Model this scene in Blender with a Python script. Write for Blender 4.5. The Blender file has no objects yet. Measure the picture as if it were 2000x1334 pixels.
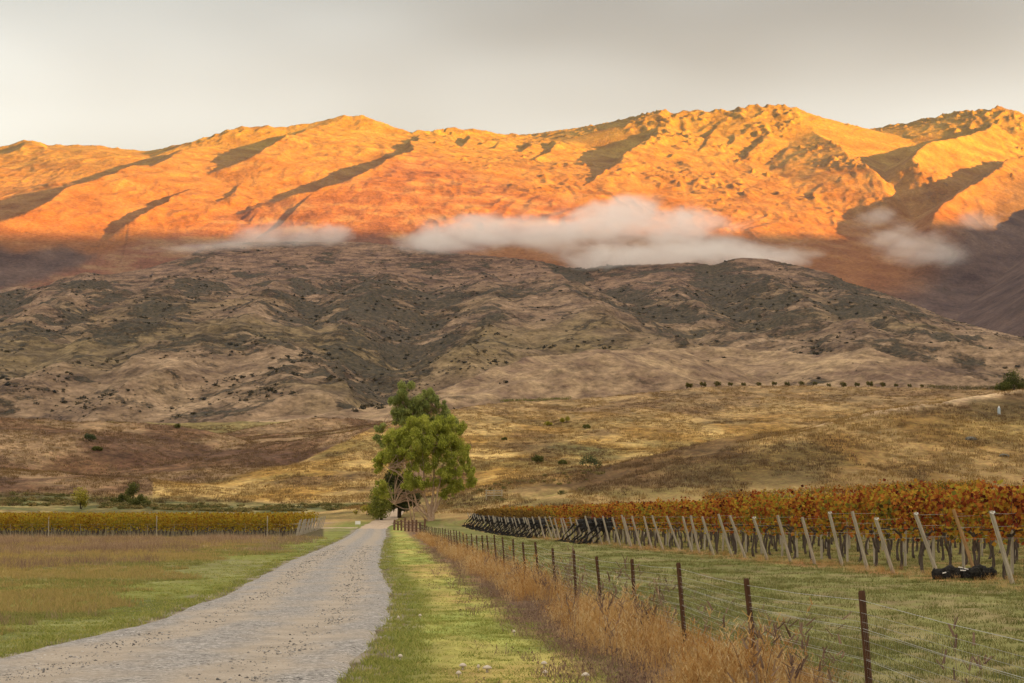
import bpy, bmesh, math, random
import numpy as np
from mathutils import Vector, Matrix

random.seed(7)
RNG = np.random.default_rng(11)
SC = bpy.context.scene
COL = SC.collection
R = math.radians

# ------------------------------------------------------------------ camera
F = 3889.0                       # focal length in pixels of the 2000 px wide photograph
EYE = 1.7
PITCH = math.atan((1015.0 - 667.0) / F)
cam_d = bpy.data.cameras.new("camera")
cam_d.sensor_width = 36.0
cam_d.lens = F / 2000.0 * 36.0
cam_d.clip_start = 0.5
cam_d.clip_end = 60000.0
cam = bpy.data.objects.new("camera", cam_d)
cam.location = (0.0, 0.0, EYE)
cam.rotation_euler = (math.pi / 2 + PITCH, 0.0, 0.0)
COL.objects.link(cam)
SC.camera = cam

# ------------------------------------------------------------------ sky, sun, exposure
SUN_EL = R(6.2)
SUN_DIR = Vector((0.86, -0.51, 0.0)).normalized()      # towards the sun: off to the right, a little behind
world = bpy.data.worlds.new("World")
SC.world = world
world.use_nodes = True
wn, wl = world.node_tree.nodes, world.node_tree.links
wn.clear()
w_out = wn.new("ShaderNodeOutputWorld")
w_bg = wn.new("ShaderNodeBackground")
w_sky = wn.new("ShaderNodeTexSky")
w_sky.sky_type = 'NISHITA'
w_sky.sun_disc = False
w_sky.sun_elevation = SUN_EL
w_sky.sun_rotation = math.atan2(SUN_DIR.x, SUN_DIR.y)
w_sky.dust_density = 2.0
w_bg.inputs["Strength"].default_value = 0.05
# a thin even layer of high cloud in front of that sky: brighter towards the zenith, mottled by noise
w_tc = wn.new("ShaderNodeTexCoord")
w_sep = wn.new("ShaderNodeSeparateXYZ")
wl.new(w_tc.outputs["Generated"], w_sep.inputs[0])
w_map = wn.new("ShaderNodeMapping")
w_map.inputs["Scale"].default_value = (2.4, 2.4, 7.0)
w_map.inputs["Location"].default_value = (0.35, 0.0, 0.2)
wl.new(w_tc.outputs["Generated"], w_map.inputs[0])
w_noise = wn.new("ShaderNodeTexNoise")
w_noise.inputs["Scale"].default_value = 1.5
w_noise.inputs["Detail"].default_value = 2.0
w_noise.inputs["Roughness"].default_value = 0.45
wl.new(w_map.outputs[0], w_noise.inputs["Vector"])
w_ramp = wn.new("ShaderNodeValToRGB")
w_ramp.color_ramp.elements[0].position = 0.30
w_ramp.color_ramp.elements[0].color = (1.92, 1.52, 1.12, 1)
w_ramp.color_ramp.elements[1].position = 0.68
w_ramp.color_ramp.elements[1].color = (3.15, 2.84, 2.40, 1)
wl.new(w_noise.outputs["Fac"], w_ramp.inputs[0])
w_zr = wn.new("ShaderNodeValToRGB")
w_zr.color_ramp.interpolation = 'B_SPLINE'
ze = w_zr.color_ramp.elements
while len(ze) < 7: ze.new(0.5)
for e_, (p_, v_) in zip(ze, ((0.0, .38), (0.17, .41), (0.215, .42), (0.265, .215), (0.34, .36), (0.55, .80), (1.0, 1.0))):
    e_.position = p_; e_.color = (v_, v_, v_, 1)
wl.new(w_sep.outputs["Z"], w_zr.inputs[0])
w_zen = wn.new("ShaderNodeMath"); w_zen.operation = 'MULTIPLY'
wl.new(w_zr.outputs[0], w_zen.inputs[0]); w_zen.inputs[1].default_value = 2.6
w_mul = wn.new("ShaderNodeVectorMath")
w_mul.operation = 'SCALE'
wl.new(w_ramp.outputs[0], w_mul.inputs[0])
wl.new(w_zen.outputs[0], w_mul.inputs["Scale"])
w_mix = wn.new("ShaderNodeMix")
w_mix.data_type = 'RGBA'
w_mix.inputs["Factor"].default_value = 0.75
wl.new(w_sky.outputs[0], w_mix.inputs["A"])
wl.new(w_mul.outputs[0], w_mix.inputs["B"])
wl.new(w_mix.outputs["Result"], w_bg.inputs["Color"])
wl.new(w_bg.outputs[0], w_out.inputs["Surface"])

sun_d = bpy.data.lights.new("sun", 'SUN')
sun_d.energy = 5.0
sun_d.color = (1.0, 0.425, 0.025)
sun_d.angle = R(0.5)
sun = bpy.data.objects.new("sun", sun_d)
sv = Vector((SUN_DIR.x * math.cos(SUN_EL), SUN_DIR.y * math.cos(SUN_EL), math.sin(SUN_EL)))
sun.rotation_euler = sv.to_track_quat('Z', 'Y').to_euler()
sun.location = (60, -30, 40)
COL.objects.link(sun)

SC.view_settings.view_transform = 'Standard'
SC.view_settings.look = 'None'
SC.view_settings.exposure = 2.8
SC.view_settings.gamma = 1.0
SC.view_settings.use_curve_mapping = False
SC.render.engine = 'CYCLES'
SC.cycles.use_denoising = True
SC.cycles.denoiser = 'OPENIMAGEDENOISE'
SC.cycles.denoising_input_passes = 'RGB_ALBEDO_NORMAL'
SC.cycles.denoising_prefilter = 'ACCURATE'
SC.cycles.max_bounces = 8
SC.cycles.diffuse_bounces = 3
SC.cycles.transparent_max_bounces = 8
SC.cycles.volume_bounces = 6
SC.cycles.sample_clamp_indirect = 4.0

# ------------------------------------------------------------------ pixel helpers (photograph 2000 x 1334)
CP, SP = math.cos(PITCH), math.sin(PITCH)

def at(px, py, Y):
    """The point at depth Y (world y) on the line of sight through a photograph pixel."""
    a, b = (px - 1000.0), (667.0 - py)
    dy = F * CP - b * SP
    dz = F * SP + b * CP
    k = Y / dy
    return (a * k, Y, EYE + dz * k)

# ------------------------------------------------------------------ noise
_perm = np.random.default_rng(5).permutation(256)
_perm = np.concatenate([_perm, _perm, _perm]).astype(np.int32)
_ga = np.random.default_rng(6).uniform(0, 2 * np.pi, 256)
_gx, _gy = np.cos(_ga).astype(np.float32), np.sin(_ga).astype(np.float32)

def perlin(x, y):
    x = np.asarray(x, dtype=np.float64); y = np.asarray(y, dtype=np.float64)
    xi = np.floor(x).astype(np.int64); yi = np.floor(y).astype(np.int64)
    xf = (x - xi).astype(np.float32); yf = (y - yi).astype(np.float32)
    u = xf * xf * xf * (xf * (xf * 6 - 15) + 10); v = yf * yf * yf * (yf * (yf * 6 - 15) + 10)
    x0 = (xi & 255).astype(np.int32); y0 = (yi & 255).astype(np.int32)
    x1 = (x0 + 1) & 255; y1 = (y0 + 1) & 255
    def g(a, b, fx, fy):
        h = _perm[_perm[a] + b]
        return _gx[h] * fx + _gy[h] * fy
    n00 = g(x0, y0, xf, yf); n10 = g(x1, y0, xf - 1, yf)
    n01 = g(x0, y1, xf, yf - 1); n11 = g(x1, y1, xf - 1, yf - 1)
    return (n00 + (n10 - n00) * u) + ((n01 + (n11 - n01) * u) - (n00 + (n10 - n00) * u)) * v

def fbm(x, y, octs=4, gain=0.5):
    s = 0.0; a = 1.0; f = 1.0
    for i in range(octs):
        s = s + a * perlin(x * f + 17.3 * i, y * f - 9.1 * i); a *= gain; f *= 2.03
    return s * 1.4

def ridged(x, y, octs=4, gain=0.5):
    s = 0.0; a = 1.0; f = 1.0; w = 1.0
    for i in range(octs):
        n = 1.0 - np.abs(perlin(x * f + 31.7 * i, y * f + 5.3 * i)) * 2.0
        n = n * n * np.sign(n); n = n * w
        w = np.clip(n * 1.6, 0, 1); s = s + a * n; a *= gain; f *= 2.07
    return s

def sstep(a, b, x):
    t = np.clip((np.asarray(x, dtype=np.float64) - a) / (b - a), 0, 1)
    return t * t * (3 - 2 * t)

# ------------------------------------------------------------------ object helpers
def tag(o, label=None, cat=None, group=None, kind=None):
    if label: o["label"] = label
    if cat: o["category"] = cat
    if group: o["group"] = group
    if kind: o["kind"] = kind
    return o

def empty(name, loc=(0, 0, 0), rz=0.0):
    o = bpy.data.objects.new(name, None)
    o.location = loc; o.rotation_euler = (0, 0, rz); o.empty_display_size = 0.3
    COL.objects.link(o)
    return o

def link_mesh(name, me, parent=None):
    o = bpy.data.objects.new(name, me)
    COL.objects.link(o)
    if parent: o.parent = parent
    return o

def np_mesh(name, V, Fc, mat=None, smooth=False):
    """Mesh from numpy vertices (n,3) and faces (m,k)."""
    V = np.asarray(V, dtype=np.float32); Fc = np.asarray(Fc, dtype=np.int32)
    me = bpy.data.meshes.new(name)
    me.vertices.add(len(V)); me.vertices.foreach_set("co", V.ravel())
    k = Fc.shape[1]
    me.loops.add(Fc.size); me.loops.foreach_set("vertex_index", Fc.ravel())
    me.polygons.add(len(Fc))
    me.polygons.foreach_set("loop_start", np.arange(0, Fc.size, k, dtype=np.int32))
    me.polygons.foreach_set("use_smooth", np.full(len(Fc), smooth, dtype=bool))
    if mat: me.materials.append(mat)
    me.update(calc_edges=True)
    me.validate()
    return me

def add_attr(me, name, arr):
    arr = np.asarray(arr, dtype=np.float32)
    if arr.ndim == 1:
        a = me.attributes.new(name, 'FLOAT', 'POINT'); a.data.foreach_set("value", arr)
    else:
        if arr.shape[1] == 3: arr = np.concatenate([arr, np.ones((len(arr), 1), np.float32)], 1)
        a = me.attributes.new(name, 'FLOAT_COLOR', 'POINT'); a.data.foreach_set("color", arr.ravel())

def grid_faces(nr, nc, wrap=False):
    i = np.arange(nr - 1)[:, None]; j = np.arange(nc if wrap else nc - 1)[None, :]
    j2 = (j + 1) % nc
    return np.stack([i * nc + j, i * nc + j2, (i + 1) * nc + j2, (i + 1) * nc + j], -1).reshape(-1, 4)

class MB:
    """Collects boxes, tubes and quads and links them as ONE mesh object."""
    def __init__(self): self.v = []; self.f = []
    def quad(self, a, b, c, d):
        n = len(self.v); self.v += [a, b, c, d]; self.f.append((n, n + 1, n + 2, n + 3))
    def box(self, c, s, rot=None):
        n = len(self.v)
        for dx, dy, dz in ((-1,-1,-1),(1,-1,-1),(1,1,-1),(-1,1,-1),(-1,-1,1),(1,-1,1),(1,1,1),(-1,1,1)):
            p = Vector((dx * s[0] / 2, dy * s[1] / 2, dz * s[2] / 2))
            if rot: p = rot @ p
            self.v.append(tuple(Vector(c) + p))
        for q in ((0,3,2,1),(4,5,6,7),(0,1,5,4),(1,2,6,5),(2,3,7,6),(3,0,4,7)):
            self.f.append(tuple(n + k for k in q))
    def tube(self, pts, rad, sides=6, cap=True):
        pts = [Vector(p) for p in pts]; n0 = len(self.v); m = len(pts)
        if not hasattr(rad, "__len__"): rad = [rad] * m
        up = Vector((0.31, 0.17, 0.93))
        for i, p in enumerate(pts):
            d = (pts[min(i + 1, m - 1)] - pts[max(i - 1, 0)]).normalized()
            s = d.cross(up)
            if s.length < 1e-3: s = d.cross(Vector((1, 0, 0)))
            s.normalize(); t = s.cross(d)
            for k in range(sides):
                a = 2 * math.pi * k / sides
                self.v.append(tuple(p + (s * math.cos(a) + t * math.sin(a)) * rad[i]))
        for i in range(m - 1):
            for k in range(sides):
                k2 = (k + 1) % sides
                self.f.append((n0 + i * sides + k, n0 + i * sides + k2, n0 + (i + 1) * sides + k2, n0 + (i + 1) * sides + k))
        if cap:
            self.f.append(tuple(n0 + k for k in range(sides))[::-1])
            self.f.append(tuple(n0 + (m - 1) * sides + k for k in range(sides)))
    def mesh(self, name, mat, smooth=False):
        me = bpy.data.meshes.new(name); me.from_pydata(self.v, [], self.f)
        if mat: me.materials.append(mat)
        if smooth: me.polygons.foreach_set("use_smooth", [True] * len(me.polygons))
        me.update(); return me
    def build(self, name, mat, parent=None, smooth=False):
        return link_mesh(name, self.mesh(name, mat, smooth), parent)

# ------------------------------------------------------------------ materials
class NT:
    def __init__(self, name):
        self.m = bpy.data.materials.new(name); self.m.use_nodes = True
        self.n = self.m.node_tree.nodes; self.l = self.m.node_tree.links
        self.n.clear()
        self.out = self.n.new("ShaderNodeOutputMaterial")
    def new(self, t, **kw):
        x = self.n.new(t)
        for k, v in kw.items(): setattr(x, k, v)
        return x
    def link(self, a, b): self.l.new(a, b)
    def noise(self, scale, detail=4.0, rough=0.55, vec=None, stretch=None, lac=2.0, dist=0.0):
        if vec is None:
            vec = self.new("ShaderNodeTexCoord").outputs["Object"]
        if stretch:
            mp = self.new("ShaderNodeMapping"); mp.inputs["Scale"].default_value = stretch
            self.link(vec, mp.inputs[0]); vec = mp.outputs[0]
        t = self.new("ShaderNodeTexNoise")
        t.inputs["Scale"].default_value = scale; t.inputs["Detail"].default_value = detail
        t.inputs["Roughness"].default_value = rough; t.inputs["Distortion"].default_value = dist
        self.link(vec, t.inputs["Vector"])
        return t.outputs["Fac"]
    def ramp(self, fac, stops, interp='LINEAR'):
        r = self.new("ShaderNodeValToRGB"); r.color_ramp.interpolation = interp
        e = r.color_ramp.elements
        while len(e) < len(stops): e.new(0.5)
        for k, (p, c) in enumerate(stops):
            e[k].position = p
            e[k].color = (c, c, c, 1) if not hasattr(c, "__len__") else (*c, 1)
        self.link(fac, r.inputs[0])
        return r.outputs[0]
    def mix(self, fac, a, b, mode='MIX'):
        x = self.new("ShaderNodeMix", data_type='RGBA', blend_type=mode)
        for sock, val in ((x.inputs["Factor"], fac), (x.inputs["A"], a), (x.inputs["B"], b)):
            if hasattr(val, "is_linked"): self.link(val, sock)
            elif hasattr(val, "__len__"): sock.default_value = (*val, 1)
            else: sock.default_value = val if sock.name == "Factor" else (val, val, val, 1)
        return x.outputs["Result"]
    def math(self, op, a, b=0.0, c=None):
        x = self.new("ShaderNodeMath", operation=op)
        for s, v in zip(x.inputs, (a, b, c)):
            if v is None: continue
            if hasattr(v, "is_linked"): self.link(v, s)
            else: s.default_value = v
        return x.outputs[0]
    def attr(self, name, out="Fac"):
        a = self.new("ShaderNodeAttribute", attribute_name=name); return a.outputs[out]
    def bump(self, h, strength=0.5, dist=0.05):
        b = self.new("ShaderNodeBump"); b.inputs["Strength"].default_value = strength; b.inputs["Distance"].default_value = dist
        self.link(h, b.inputs["Height"]); return b.outputs[0]
    def surf(self, col, rough=0.9, bump=None, spec=0.2, metal=0.0):
        p = self.new("ShaderNodeBsdfPrincipled")
        if hasattr(col, "is_linked"): self.link(col, p.inputs["Base Color"])
        else: p.inputs["Base Color"].default_value = (*col, 1)
        p.inputs["Roughness"].default_value = rough
        p.inputs["Specular IOR Level"].default_value = spec
        p.inputs["Metallic"].default_value = metal
        if bump is not None: self.link(bump, p.inputs["Normal"])
        self.link(p.outputs[0], self.out.inputs["Surface"])
        return self.m
    def leaf(self, col, trans=0.35):
        d = self.new("ShaderNodeBsdfDiffuse"); t = self.new("ShaderNodeBsdfTranslucent")
        m = self.new("ShaderNodeMixShader"); m.inputs[0].default_value = trans
        for x in (d, t):
            if hasattr(col, "is_linked"): self.link(col, x.inputs["Color"])
            else: x.inputs["Color"].default_value = (*col, 1)
        self.link(d.outputs[0], m.inputs[1]); self.link(t.outputs[0], m.inputs[2])
        self.link(m.outputs[0], self.out.inputs["Surface"])
        return self.m
# ------------------------------------------------------------------ terrain: ridges given as crest lines
def softmax(a, b, k):
    d = np.abs(a - b)
    return np.maximum(a, b) + k * np.log1p(np.exp(-np.minimum(d / k, 40)))

def resample(pts, step):
    pts = np.asarray(pts, dtype=np.float64); out = [pts[0]]
    for a, b in zip(pts[:-1], pts[1:]):
        n = max(1, int(np.linalg.norm((b - a)[:2]) / step))
        for k in range(1, n + 1): out.append(a + (b - a) * k / n)
    return np.array(out)

def ridge_h(X, Y, pts, sl, sr, L):
    """Height of a ridge with crest pts; slopes on the left / right of its direction of travel, easing out over L metres."""
    best = np.full(X.shape, -1e9)
    pts = np.asarray(pts, dtype=np.float64)
    for a, b in zip(pts[:-1], pts[1:]):
        dx, dy = b[0] - a[0], b[1] - a[1]; l2 = dx * dx + dy * dy + 1e-9
        t = np.clip(((X - a[0]) * dx + (Y - a[1]) * dy) / l2, 0, 1)
        qx = X - (a[0] + t * dx); qy = Y - (a[1] + t * dy)
        d = np.sqrt(qx * qx + qy * qy)
        side = (dx * qy - dy * qx) / (math.sqrt(l2) * (d + 1e-6))      # +1 left of travel, -1 right
        s = sr + (sl - sr) * (0.5 + 0.5 * np.clip(side * 4.0, -1, 1))
        h = a[2] + (b[2] - a[2]) * t - s * (0.45 * L * (1 - np.exp(-d / L)) + 0.55 * d)
        best = np.maximum(best, h)
    return best

def line_dist(X, Y, pts):
    best = np.full(X.shape, 1e9); par = np.zeros(X.shape)
    pts = np.asarray(pts, dtype=np.float64); n = len(pts) - 1
    for k, (a, b) in enumerate(zip(pts[:-1], pts[1:])):
        dx, dy = b[0] - a[0], b[1] - a[1]; l2 = dx * dx + dy * dy + 1e-9
        t = np.clip(((X - a[0]) * dx + (Y - a[1]) * dy) / l2, 0, 1)
        d = np.hypot(X - (a[0] + t * dx), Y - (a[1] + t * dy))
        m = d < best; best = np.where(m, d, best); par = np.where(m, (k + t) / n, par)
    return best, par

def fan_grid(px0, px1, nc, ys):
    """Ground points of a fan of sight lines: nc columns between two photograph columns, rows at depths ys."""
    px = np.linspace(px0, px1, nc)
    Y = np.repeat(np.asarray(ys)[:, None], nc, 1)
    X = (px[None, :] - 1000.0) / F * Y
    return X, Y

def terrain_object(name, X, Y, Z, mat, attrs=None):
    V = np.stack([X, Y, Z], -1).reshape(-1, 3)
    me = np_mesh(name, V, grid_faces(*X.shape), mat, True)
    for k, a in (attrs or {}).items():
        add_attr(me, k, a.reshape(-1) if a.ndim == 2 else a.reshape(-1, a.shape[-1]))
    return tag(link_mesh(name, me), kind='structure')

# ---- the high range -----------------------------------------------------
B0, BY0, BM = 560.0, 4300.0, 0.33          # the even slope the spurs stand on
def base_m(y): return B0 + BM * (y - BY0)

def up(px, py, E=0.0):
    """Point of the high range seen at a pixel, standing E metres proud of the even slope."""
    k = (1015.0 - py) / F
    y = (BM * BY0 - B0 + EYE - E) / (BM - k)
    y = min(y, 6900.0)
    return at(px, py, y)

SKYLINE = [(-300,318),(-150,300),(0,292),(22,284),(34,276),(50,273),(66,276),(80,284),(120,283),(180,283),(210,288),(285,295),(318,289),(345,281),
    (380,277),(405,274),(425,268),(440,262),(465,247),(500,245),(560,246),(600,240),(620,236),(640,232),(660,226),(675,224),(690,227),(706,224),(740,238),
    (780,256),(798,262),(815,253),(850,256),(895,250),(915,251),(930,253),(960,263),(1010,262),(1040,268),(1075,266),(1110,265),
    (1155,262),(1180,248),(1200,241),(1220,242),(1240,243),(1270,229),(1290,218),(1300,215),(1320,219),(1360,218),(1400,215),(1450,211),
    (1470,206),(1500,207),(1540,208),(1552,214),(1572,231),(1600,243),(1625,249),(1660,262),(1700,264),(1740,259),(1790,246),(1850,232),
    (1870,223),(1890,215),(1910,222),(1925,215),(1945,212),(1957,206),(1975,218),(2000,224),(2080,226),(2150,216),(2320,240)]
def sky_depth(px):
    return float(np.interp(px, [-300, 0, 285, 330, 700, 800, 1100, 1230, 1300, 1550, 1700, 1960, 2300],
                           [6750, 6750, 6800, 6350, 6450, 6350, 6700, 6700, 6450, 6450, 6800, 6500, 6300]))
crest = [at(x, y, sky_depth(x)) for x, y in SKYLINE]

SPURS = [  # crest lines from the skyline down: (px, py, metres proud), slopes on the east / west side, easing length
    ([(380,278,22),(345,288,68),(300,301,105),(240,326,120),(170,352,120),(90,386,120),(0,420,120),(-120,455,105)], .22, .85, 260),
    ([(672,226,16),(610,243,62),(560,259,108),(480,300,108),(430,317,78),(375,330,31),(300,372,8)], .20, .85, 240),
    ([(430,345,34),(385,358,76),(345,371,102),(300,401,110),(260,431,102),(210,462,85),(150,492,68)], .22, .85, 220),
    ([(520,330,17),(470,350,68),(430,383,94),(390,412,76),(340,440,34)], .22, .8, 200),
    ([(815,256,16),(806,275,78),(780,297,116),(740,318,124),(690,343,124),(620,366,116),(540,384,101),(460,402,78),(400,420,62),(340,446,62),(250,474,62),(150,500,46),(0,530,46)], .20, .85, 260),
    ([(835,318,15),(790,326,38),(740,336,45),(690,350,45),(635,366,5)], .2, .7, 150),
    ([(960,264,10),(905,280,25),(860,300,25),(800,300,30)], .25, .5, 150),
    ([(1300,217,12),(1275,253,48),(1240,282,58),(1190,321,58),(1140,357,45),(1095,376,20),(1030,400,0)], .20, .95, 280),
    ([(1545,212,10),(1572,235,28),(1640,280,36),(1690,318,30),(1722,345,12)], .5, .22, 260),
    ([(1957,208,15),(1930,240,45),(1870,264,70),(1810,272,75),(1785,305,60)], .5, .7, 320),
    ([(2020,292,45),(1965,304,55),(1900,355,58),(1855,400,50),(1815,440,35),(1790,475,10)], .45, .75, 330),
    ([(2320,240,20), (2240,300,50), (2170,380,75), (2110,460,85), (2060,540,90), (2010,620,90), (1960,690,70)], .5, .72, 420),
    ([(912,256,8),(898,280,26),(872,306,26),(850,330,8)], .25, .85, 120),
    ([(968,268,8),(948,292,28),(925,318,24),(905,340,6)], .25, .85, 120),
    ([(1030,268,8),(1012,292,24),(990,322,24),(960,345,6)], .25, .8, 120),
    ([(1078,268,8),(1062,296,26),(1046,326,22)], .25, .85, 120),
    ([(1402,218,8),(1386,248,30),(1372,284,26),(1362,320,6)], .25, .8, 120),
    ([(1450,212,8),(1436,240,32),(1424,270,22),(1415,300,5)], .25, .85, 120),
    ([(1512,210,8),(1494,240,34),(1476,272,22),(1462,310,5)], .25, .85, 120),
]
BRACKEN = [(-300,585),(-100,560),(0,535),(150,503),(260,472),(400,424),(480,404),(620,370),(740,325),(800,296),(860,310),(960,345),(1060,372),(1140,400),(1120,440),(1000,470),(900,500),(700,560),(300,620),(-300,700)]
def in_poly(px, py, poly, soft):
    inside = np.zeros(px.shape, bool); dist = np.full(px.shape, 1e9); n = len(poly)
    for i in range(n):
        x0, y0 = poly[i]; x1, y1 = poly[(i + 1) % n]
        c = ((y0 > py) != (y1 > py)) & (px < (x1 - x0) * (py - y0) / (y1 - y0 + 1e-12) + x0)
        inside ^= c
        dx, dy = x1 - x0, y1 - y0
        t = np.clip(((px - x0) * dx + (py - y0) * dy) / (dx * dx + dy * dy), 0, 1)
        dist = np.minimum(dist, np.hypot(px - x0 - t * dx, py - y0 - t * dy))
    return sstep(-soft, soft, np.where(inside, dist, -dist))

def mountain_h(X, Y):
    wx = X + 60 * fbm(X / 420, Y / 420, 3); wy = Y + 60 * fbm(X / 420 + 7, Y / 420 + 3, 3)
    h = base_m(Y) - 25 + 20 * fbm(X / 620, Y / 900, 3)
    px0 = 1000 + F * X / Y
    h = h + 62 * np.exp(-((Y - 4260) / 230) ** 2) * (1 - sstep(1050, 1350, px0)) * sstep(100, 300, px0)
    px = 1000 + F * X / Y
    # hollow of the valley on the east side
    vd, _ = line_dist(wx, wy, [up(1700,270)[:2], up(1760,350)[:2], up(1820,440)[:2], up(1850,520)[:2], up(1830,600)[:2]])
    h -= 85 * np.exp(-(vd / 190) ** 2)
    rid = np.full(X.shape, -1e9)
    for pts, se, sw, L in SPURS:
        P = [(*up(*p)[:2], p[2]) for p in pts]
        rid = np.maximum(rid, ridge_h(0.6 * X + 0.4 * wx, 0.6 * Y + 0.4 * wy, P, se, sw, L))
    h = softmax(h, rid + base_m(Y), 7.0)
    # gullies and swells
    amp = sstep(4000, 4600, Y)
    rg = ridged(wx / 210, wy / 330, 4)
    h += amp * (3.5 * (rg - 0.6))
    h += 2.5 * fbm(X / 60, Y / 80, 4) + 0.8 * fbm(X / 19 + 4, Y / 24, 3) * amp
    run = ridged(wx / 46 + 3, wy / 240 + 7, 3)
    h += amp * 2.6 * (run - .6) * sstep(-.3, .3, fbm(X / 260 + 41, Y / 300, 2))
    # the crest itself stays where it is; beyond it the ground falls away
    cr = ridge_h(X, Y, [(c[0], c[1], c[2] - base_m(c[1])) for c in crest], .9, .30, 300) + base_m(Y)
    cy = np.interp(px, [p[0] for p in SKYLINE], [sky_depth(p[0]) for p in SKYLINE])
    ch = np.interp(px, [p[0] for p in SKYLINE], [c[2] for c in crest])
    # lower the face so that nothing rises above the line of sight to the crest
    lim = EYE + (ch - EYE) * Y / cy - 3 - 0.02 * np.abs(cy - Y)
    h = np.where(Y < cy, np.minimum(h, lim + 0.0), h)
    h = np.where(Y >= cy, np.minimum(h, ch - 0.5 * (Y - cy)), h)
    h = softmax(h, cr, 3.0) - 2.0
    # broken rock along the crests and on the outcrops
    near_crest = np.exp(-np.maximum(cy - Y, 0) / 130.0)
    patch = sstep(0.15, 0.55, fbm(X / 330 + 3.1, Y / 420, 3))
    right = sstep(780, 900, px) * (0.55 + 0.45 * sstep(1250, 1320, px))
    rock = np.clip(near_crest * (0.35 + 0.8 * right) + 0.5 * patch * right + 0.25 * patch, 0, 1)
    rr = ridged(X / 62 + 5, Y / 70, 4)
    cm = sstep(.0, .45, fbm(X / 210 + 31, Y / 300, 3)) * (0.25 + 0.75 * right) * sstep(4700, 5300, Y)
    cg = np.clip(fbm(X / 24 + 50, Y / 30, 3) - 0.30, 0, 1)
    h += cm * cg * 17.0 * np.where(Y > cy - 40, 0.3, 1)
    h += rock * (10.0 * np.clip(rr - 0.35, -0.2, 1.4) - 1.0) * np.where(Y > cy, 0.6, 1)
    return h, np.clip(rock + cm * np.clip(cg * 6, 0, 1), 0, 1)

def make_mountains():
    ys = np.concatenate([np.linspace(3000, 4250, 60, endpoint=False), np.linspace(4250, 6950, 430), np.linspace(6985, 8200, 14)])
    X, Y = fan_grid(-330, 2330, 1000, ys)
    Z, rock = mountain_h(X, Y)
    px = 1000 + F * X / Y + 14 * fbm(X / 130, Y / 200, 4); py = 1015 - F * (Z - EYE) / Y + 12 * fbm(X / 130 + 9, Y / 200, 4)
    br = in_poly(px, py, BRACKEN, 14.0)
    return terrain_object("mountains", X, Y, Z, mat_mountain(), {"rock": rock, "bracken": br, "painted_shade": in_poly(px, py, [(1560,690),(1690,600),(1800,545),(1845,470),(1900,415),(1990,340),(2100,270),(2500,200),(2500,900),(1300,900),(1400,600)], 48.0) + in_poly(px, py, [(-400,450),(30,486),(120,480),(190,494),(150,520),(60,545),(-20,570),(-400,640)], 10.0)})

def mat_mountain():
    t = NT("tussock_and_bracken_slopes")
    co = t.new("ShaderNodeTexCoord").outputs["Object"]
    mid = t.noise(0.012, 5, 0.6, co)
    fine = t.noise(0.05, 5, 0.6, co)
    streak = t.noise(0.012, 5, 0.6, co, (0.8, 0.5, 3.0))
    tus = t.ramp(mid, [(0.3, (0.150, 0.088, 0.042)), (0.5, (0.20, 0.125, 0.056)), (0.7, (0.245, 0.162, 0.072))])
    sep = t.new("ShaderNodeSeparateXYZ"); t.link(co, sep.inputs[0])
    alt = t.math('ADD', t.math('DIVIDE', sep.outputs["Z"], 1400.0), t.math('MULTIPLY', t.math('SUBTRACT', mid, .5), .35))
    tus = t.mix(1.0, tus, t.ramp(alt, [(0.42, (.98, .74, .80)), (0.66, (1.0, .93, .95)), (0.90, (1.06, 1.14, .86))]), 'MULTIPLY')
    bra = t.ramp(streak, [(0.34, (0.12, 0.058, 0.042)), (0.5, (0.165, 0.082, 0.055)), (0.64, (0.215, 0.135, 0.08))])
    col = t.mix(t.attr("bracken"), tus, bra)
    col = t.mix(t.math('MULTIPLY', t.attr("painted_shade"), .9), col, t.ramp(mid, [(0.35, (.045, .036, .038)), (0.65, (.10, .075, .068))]))  # dark purple shade of the valley sides, painted into the slope colour
    grit = t.noise(0.13, 4, .7, co, (1, .8, 1.3))
    col = t.mix(1.0, col, t.ramp(grit, [(0.32, .74), (0.5, 1.0), (0.68, 1.26)]), 'MULTIPLY')
    spots = t.ramp(fine, [(0.30, 1.0), (0.38, 0.0)])
    col = t.mix(t.math('MULTIPLY', spots, 0.5), col, (0.055, 0.042, 0.032))
    rk = t.math('MULTIPLY', t.attr("rock"), t.ramp(fine, [(0.42, 0.0), (0.58, 1.0)]))
    col = t.mix(t.math('MULTIPLY', rk, 0.6), col, (0.085, 0.066, 0.052))
    b = t.bump(t.math('ADD', fine, t.math('ADD', mid, t.math('MULTIPLY', t.noise(0.16, 4, .65, co), .5))), 0.75, 4.0)
    return t.surf(col, 0.95, b, 0.05)

# ---- the range on the far side of the valley: it keeps the low sun off the valley floor
def make_opposite_range():
    n = Vector((SUN_DIR.x, SUN_DIR.y)); tdir = Vector((-n.y, n.x))
    c = Vector((0.0, 4900.0)) + n * 7200
    s = np.linspace(-6000, 6000, 120); d = np.linspace(-1900, 1900, 50)
    S, D = np.meshgrid(s, d)
    X = c.x + n.x * D + tdir.x * S; Y = c.y + n.y * D + tdir.y * S
    top = 648 - np.where(S < 0, .025, .085) * np.clip(S, -1500, 1500) + 7200 * math.tan(SUN_EL)
    crest_h = top + 14 * fbm(S / 900, S * 0 + 2.2, 3) + 9 * fbm(S / 190, S * 0 + 8.2, 2)
    Z = crest_h * np.exp(-(np.abs(D) / 1100) ** 1.5) + 60 * fbm(X / 600, Y / 600, 4) * np.clip(np.abs(D) / 700, 0, 1) - 30
    Z = np.where(np.abs(D) > 1750, -30, Z)
    return terrain_object("hills", X, Y, Z, bpy.data.materials["tussock_and_bracken_slopes"], {"rock": np.zeros(X.shape), "bracken": np.zeros(X.shape), "painted_shade": np.zeros(X.shape)})

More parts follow.
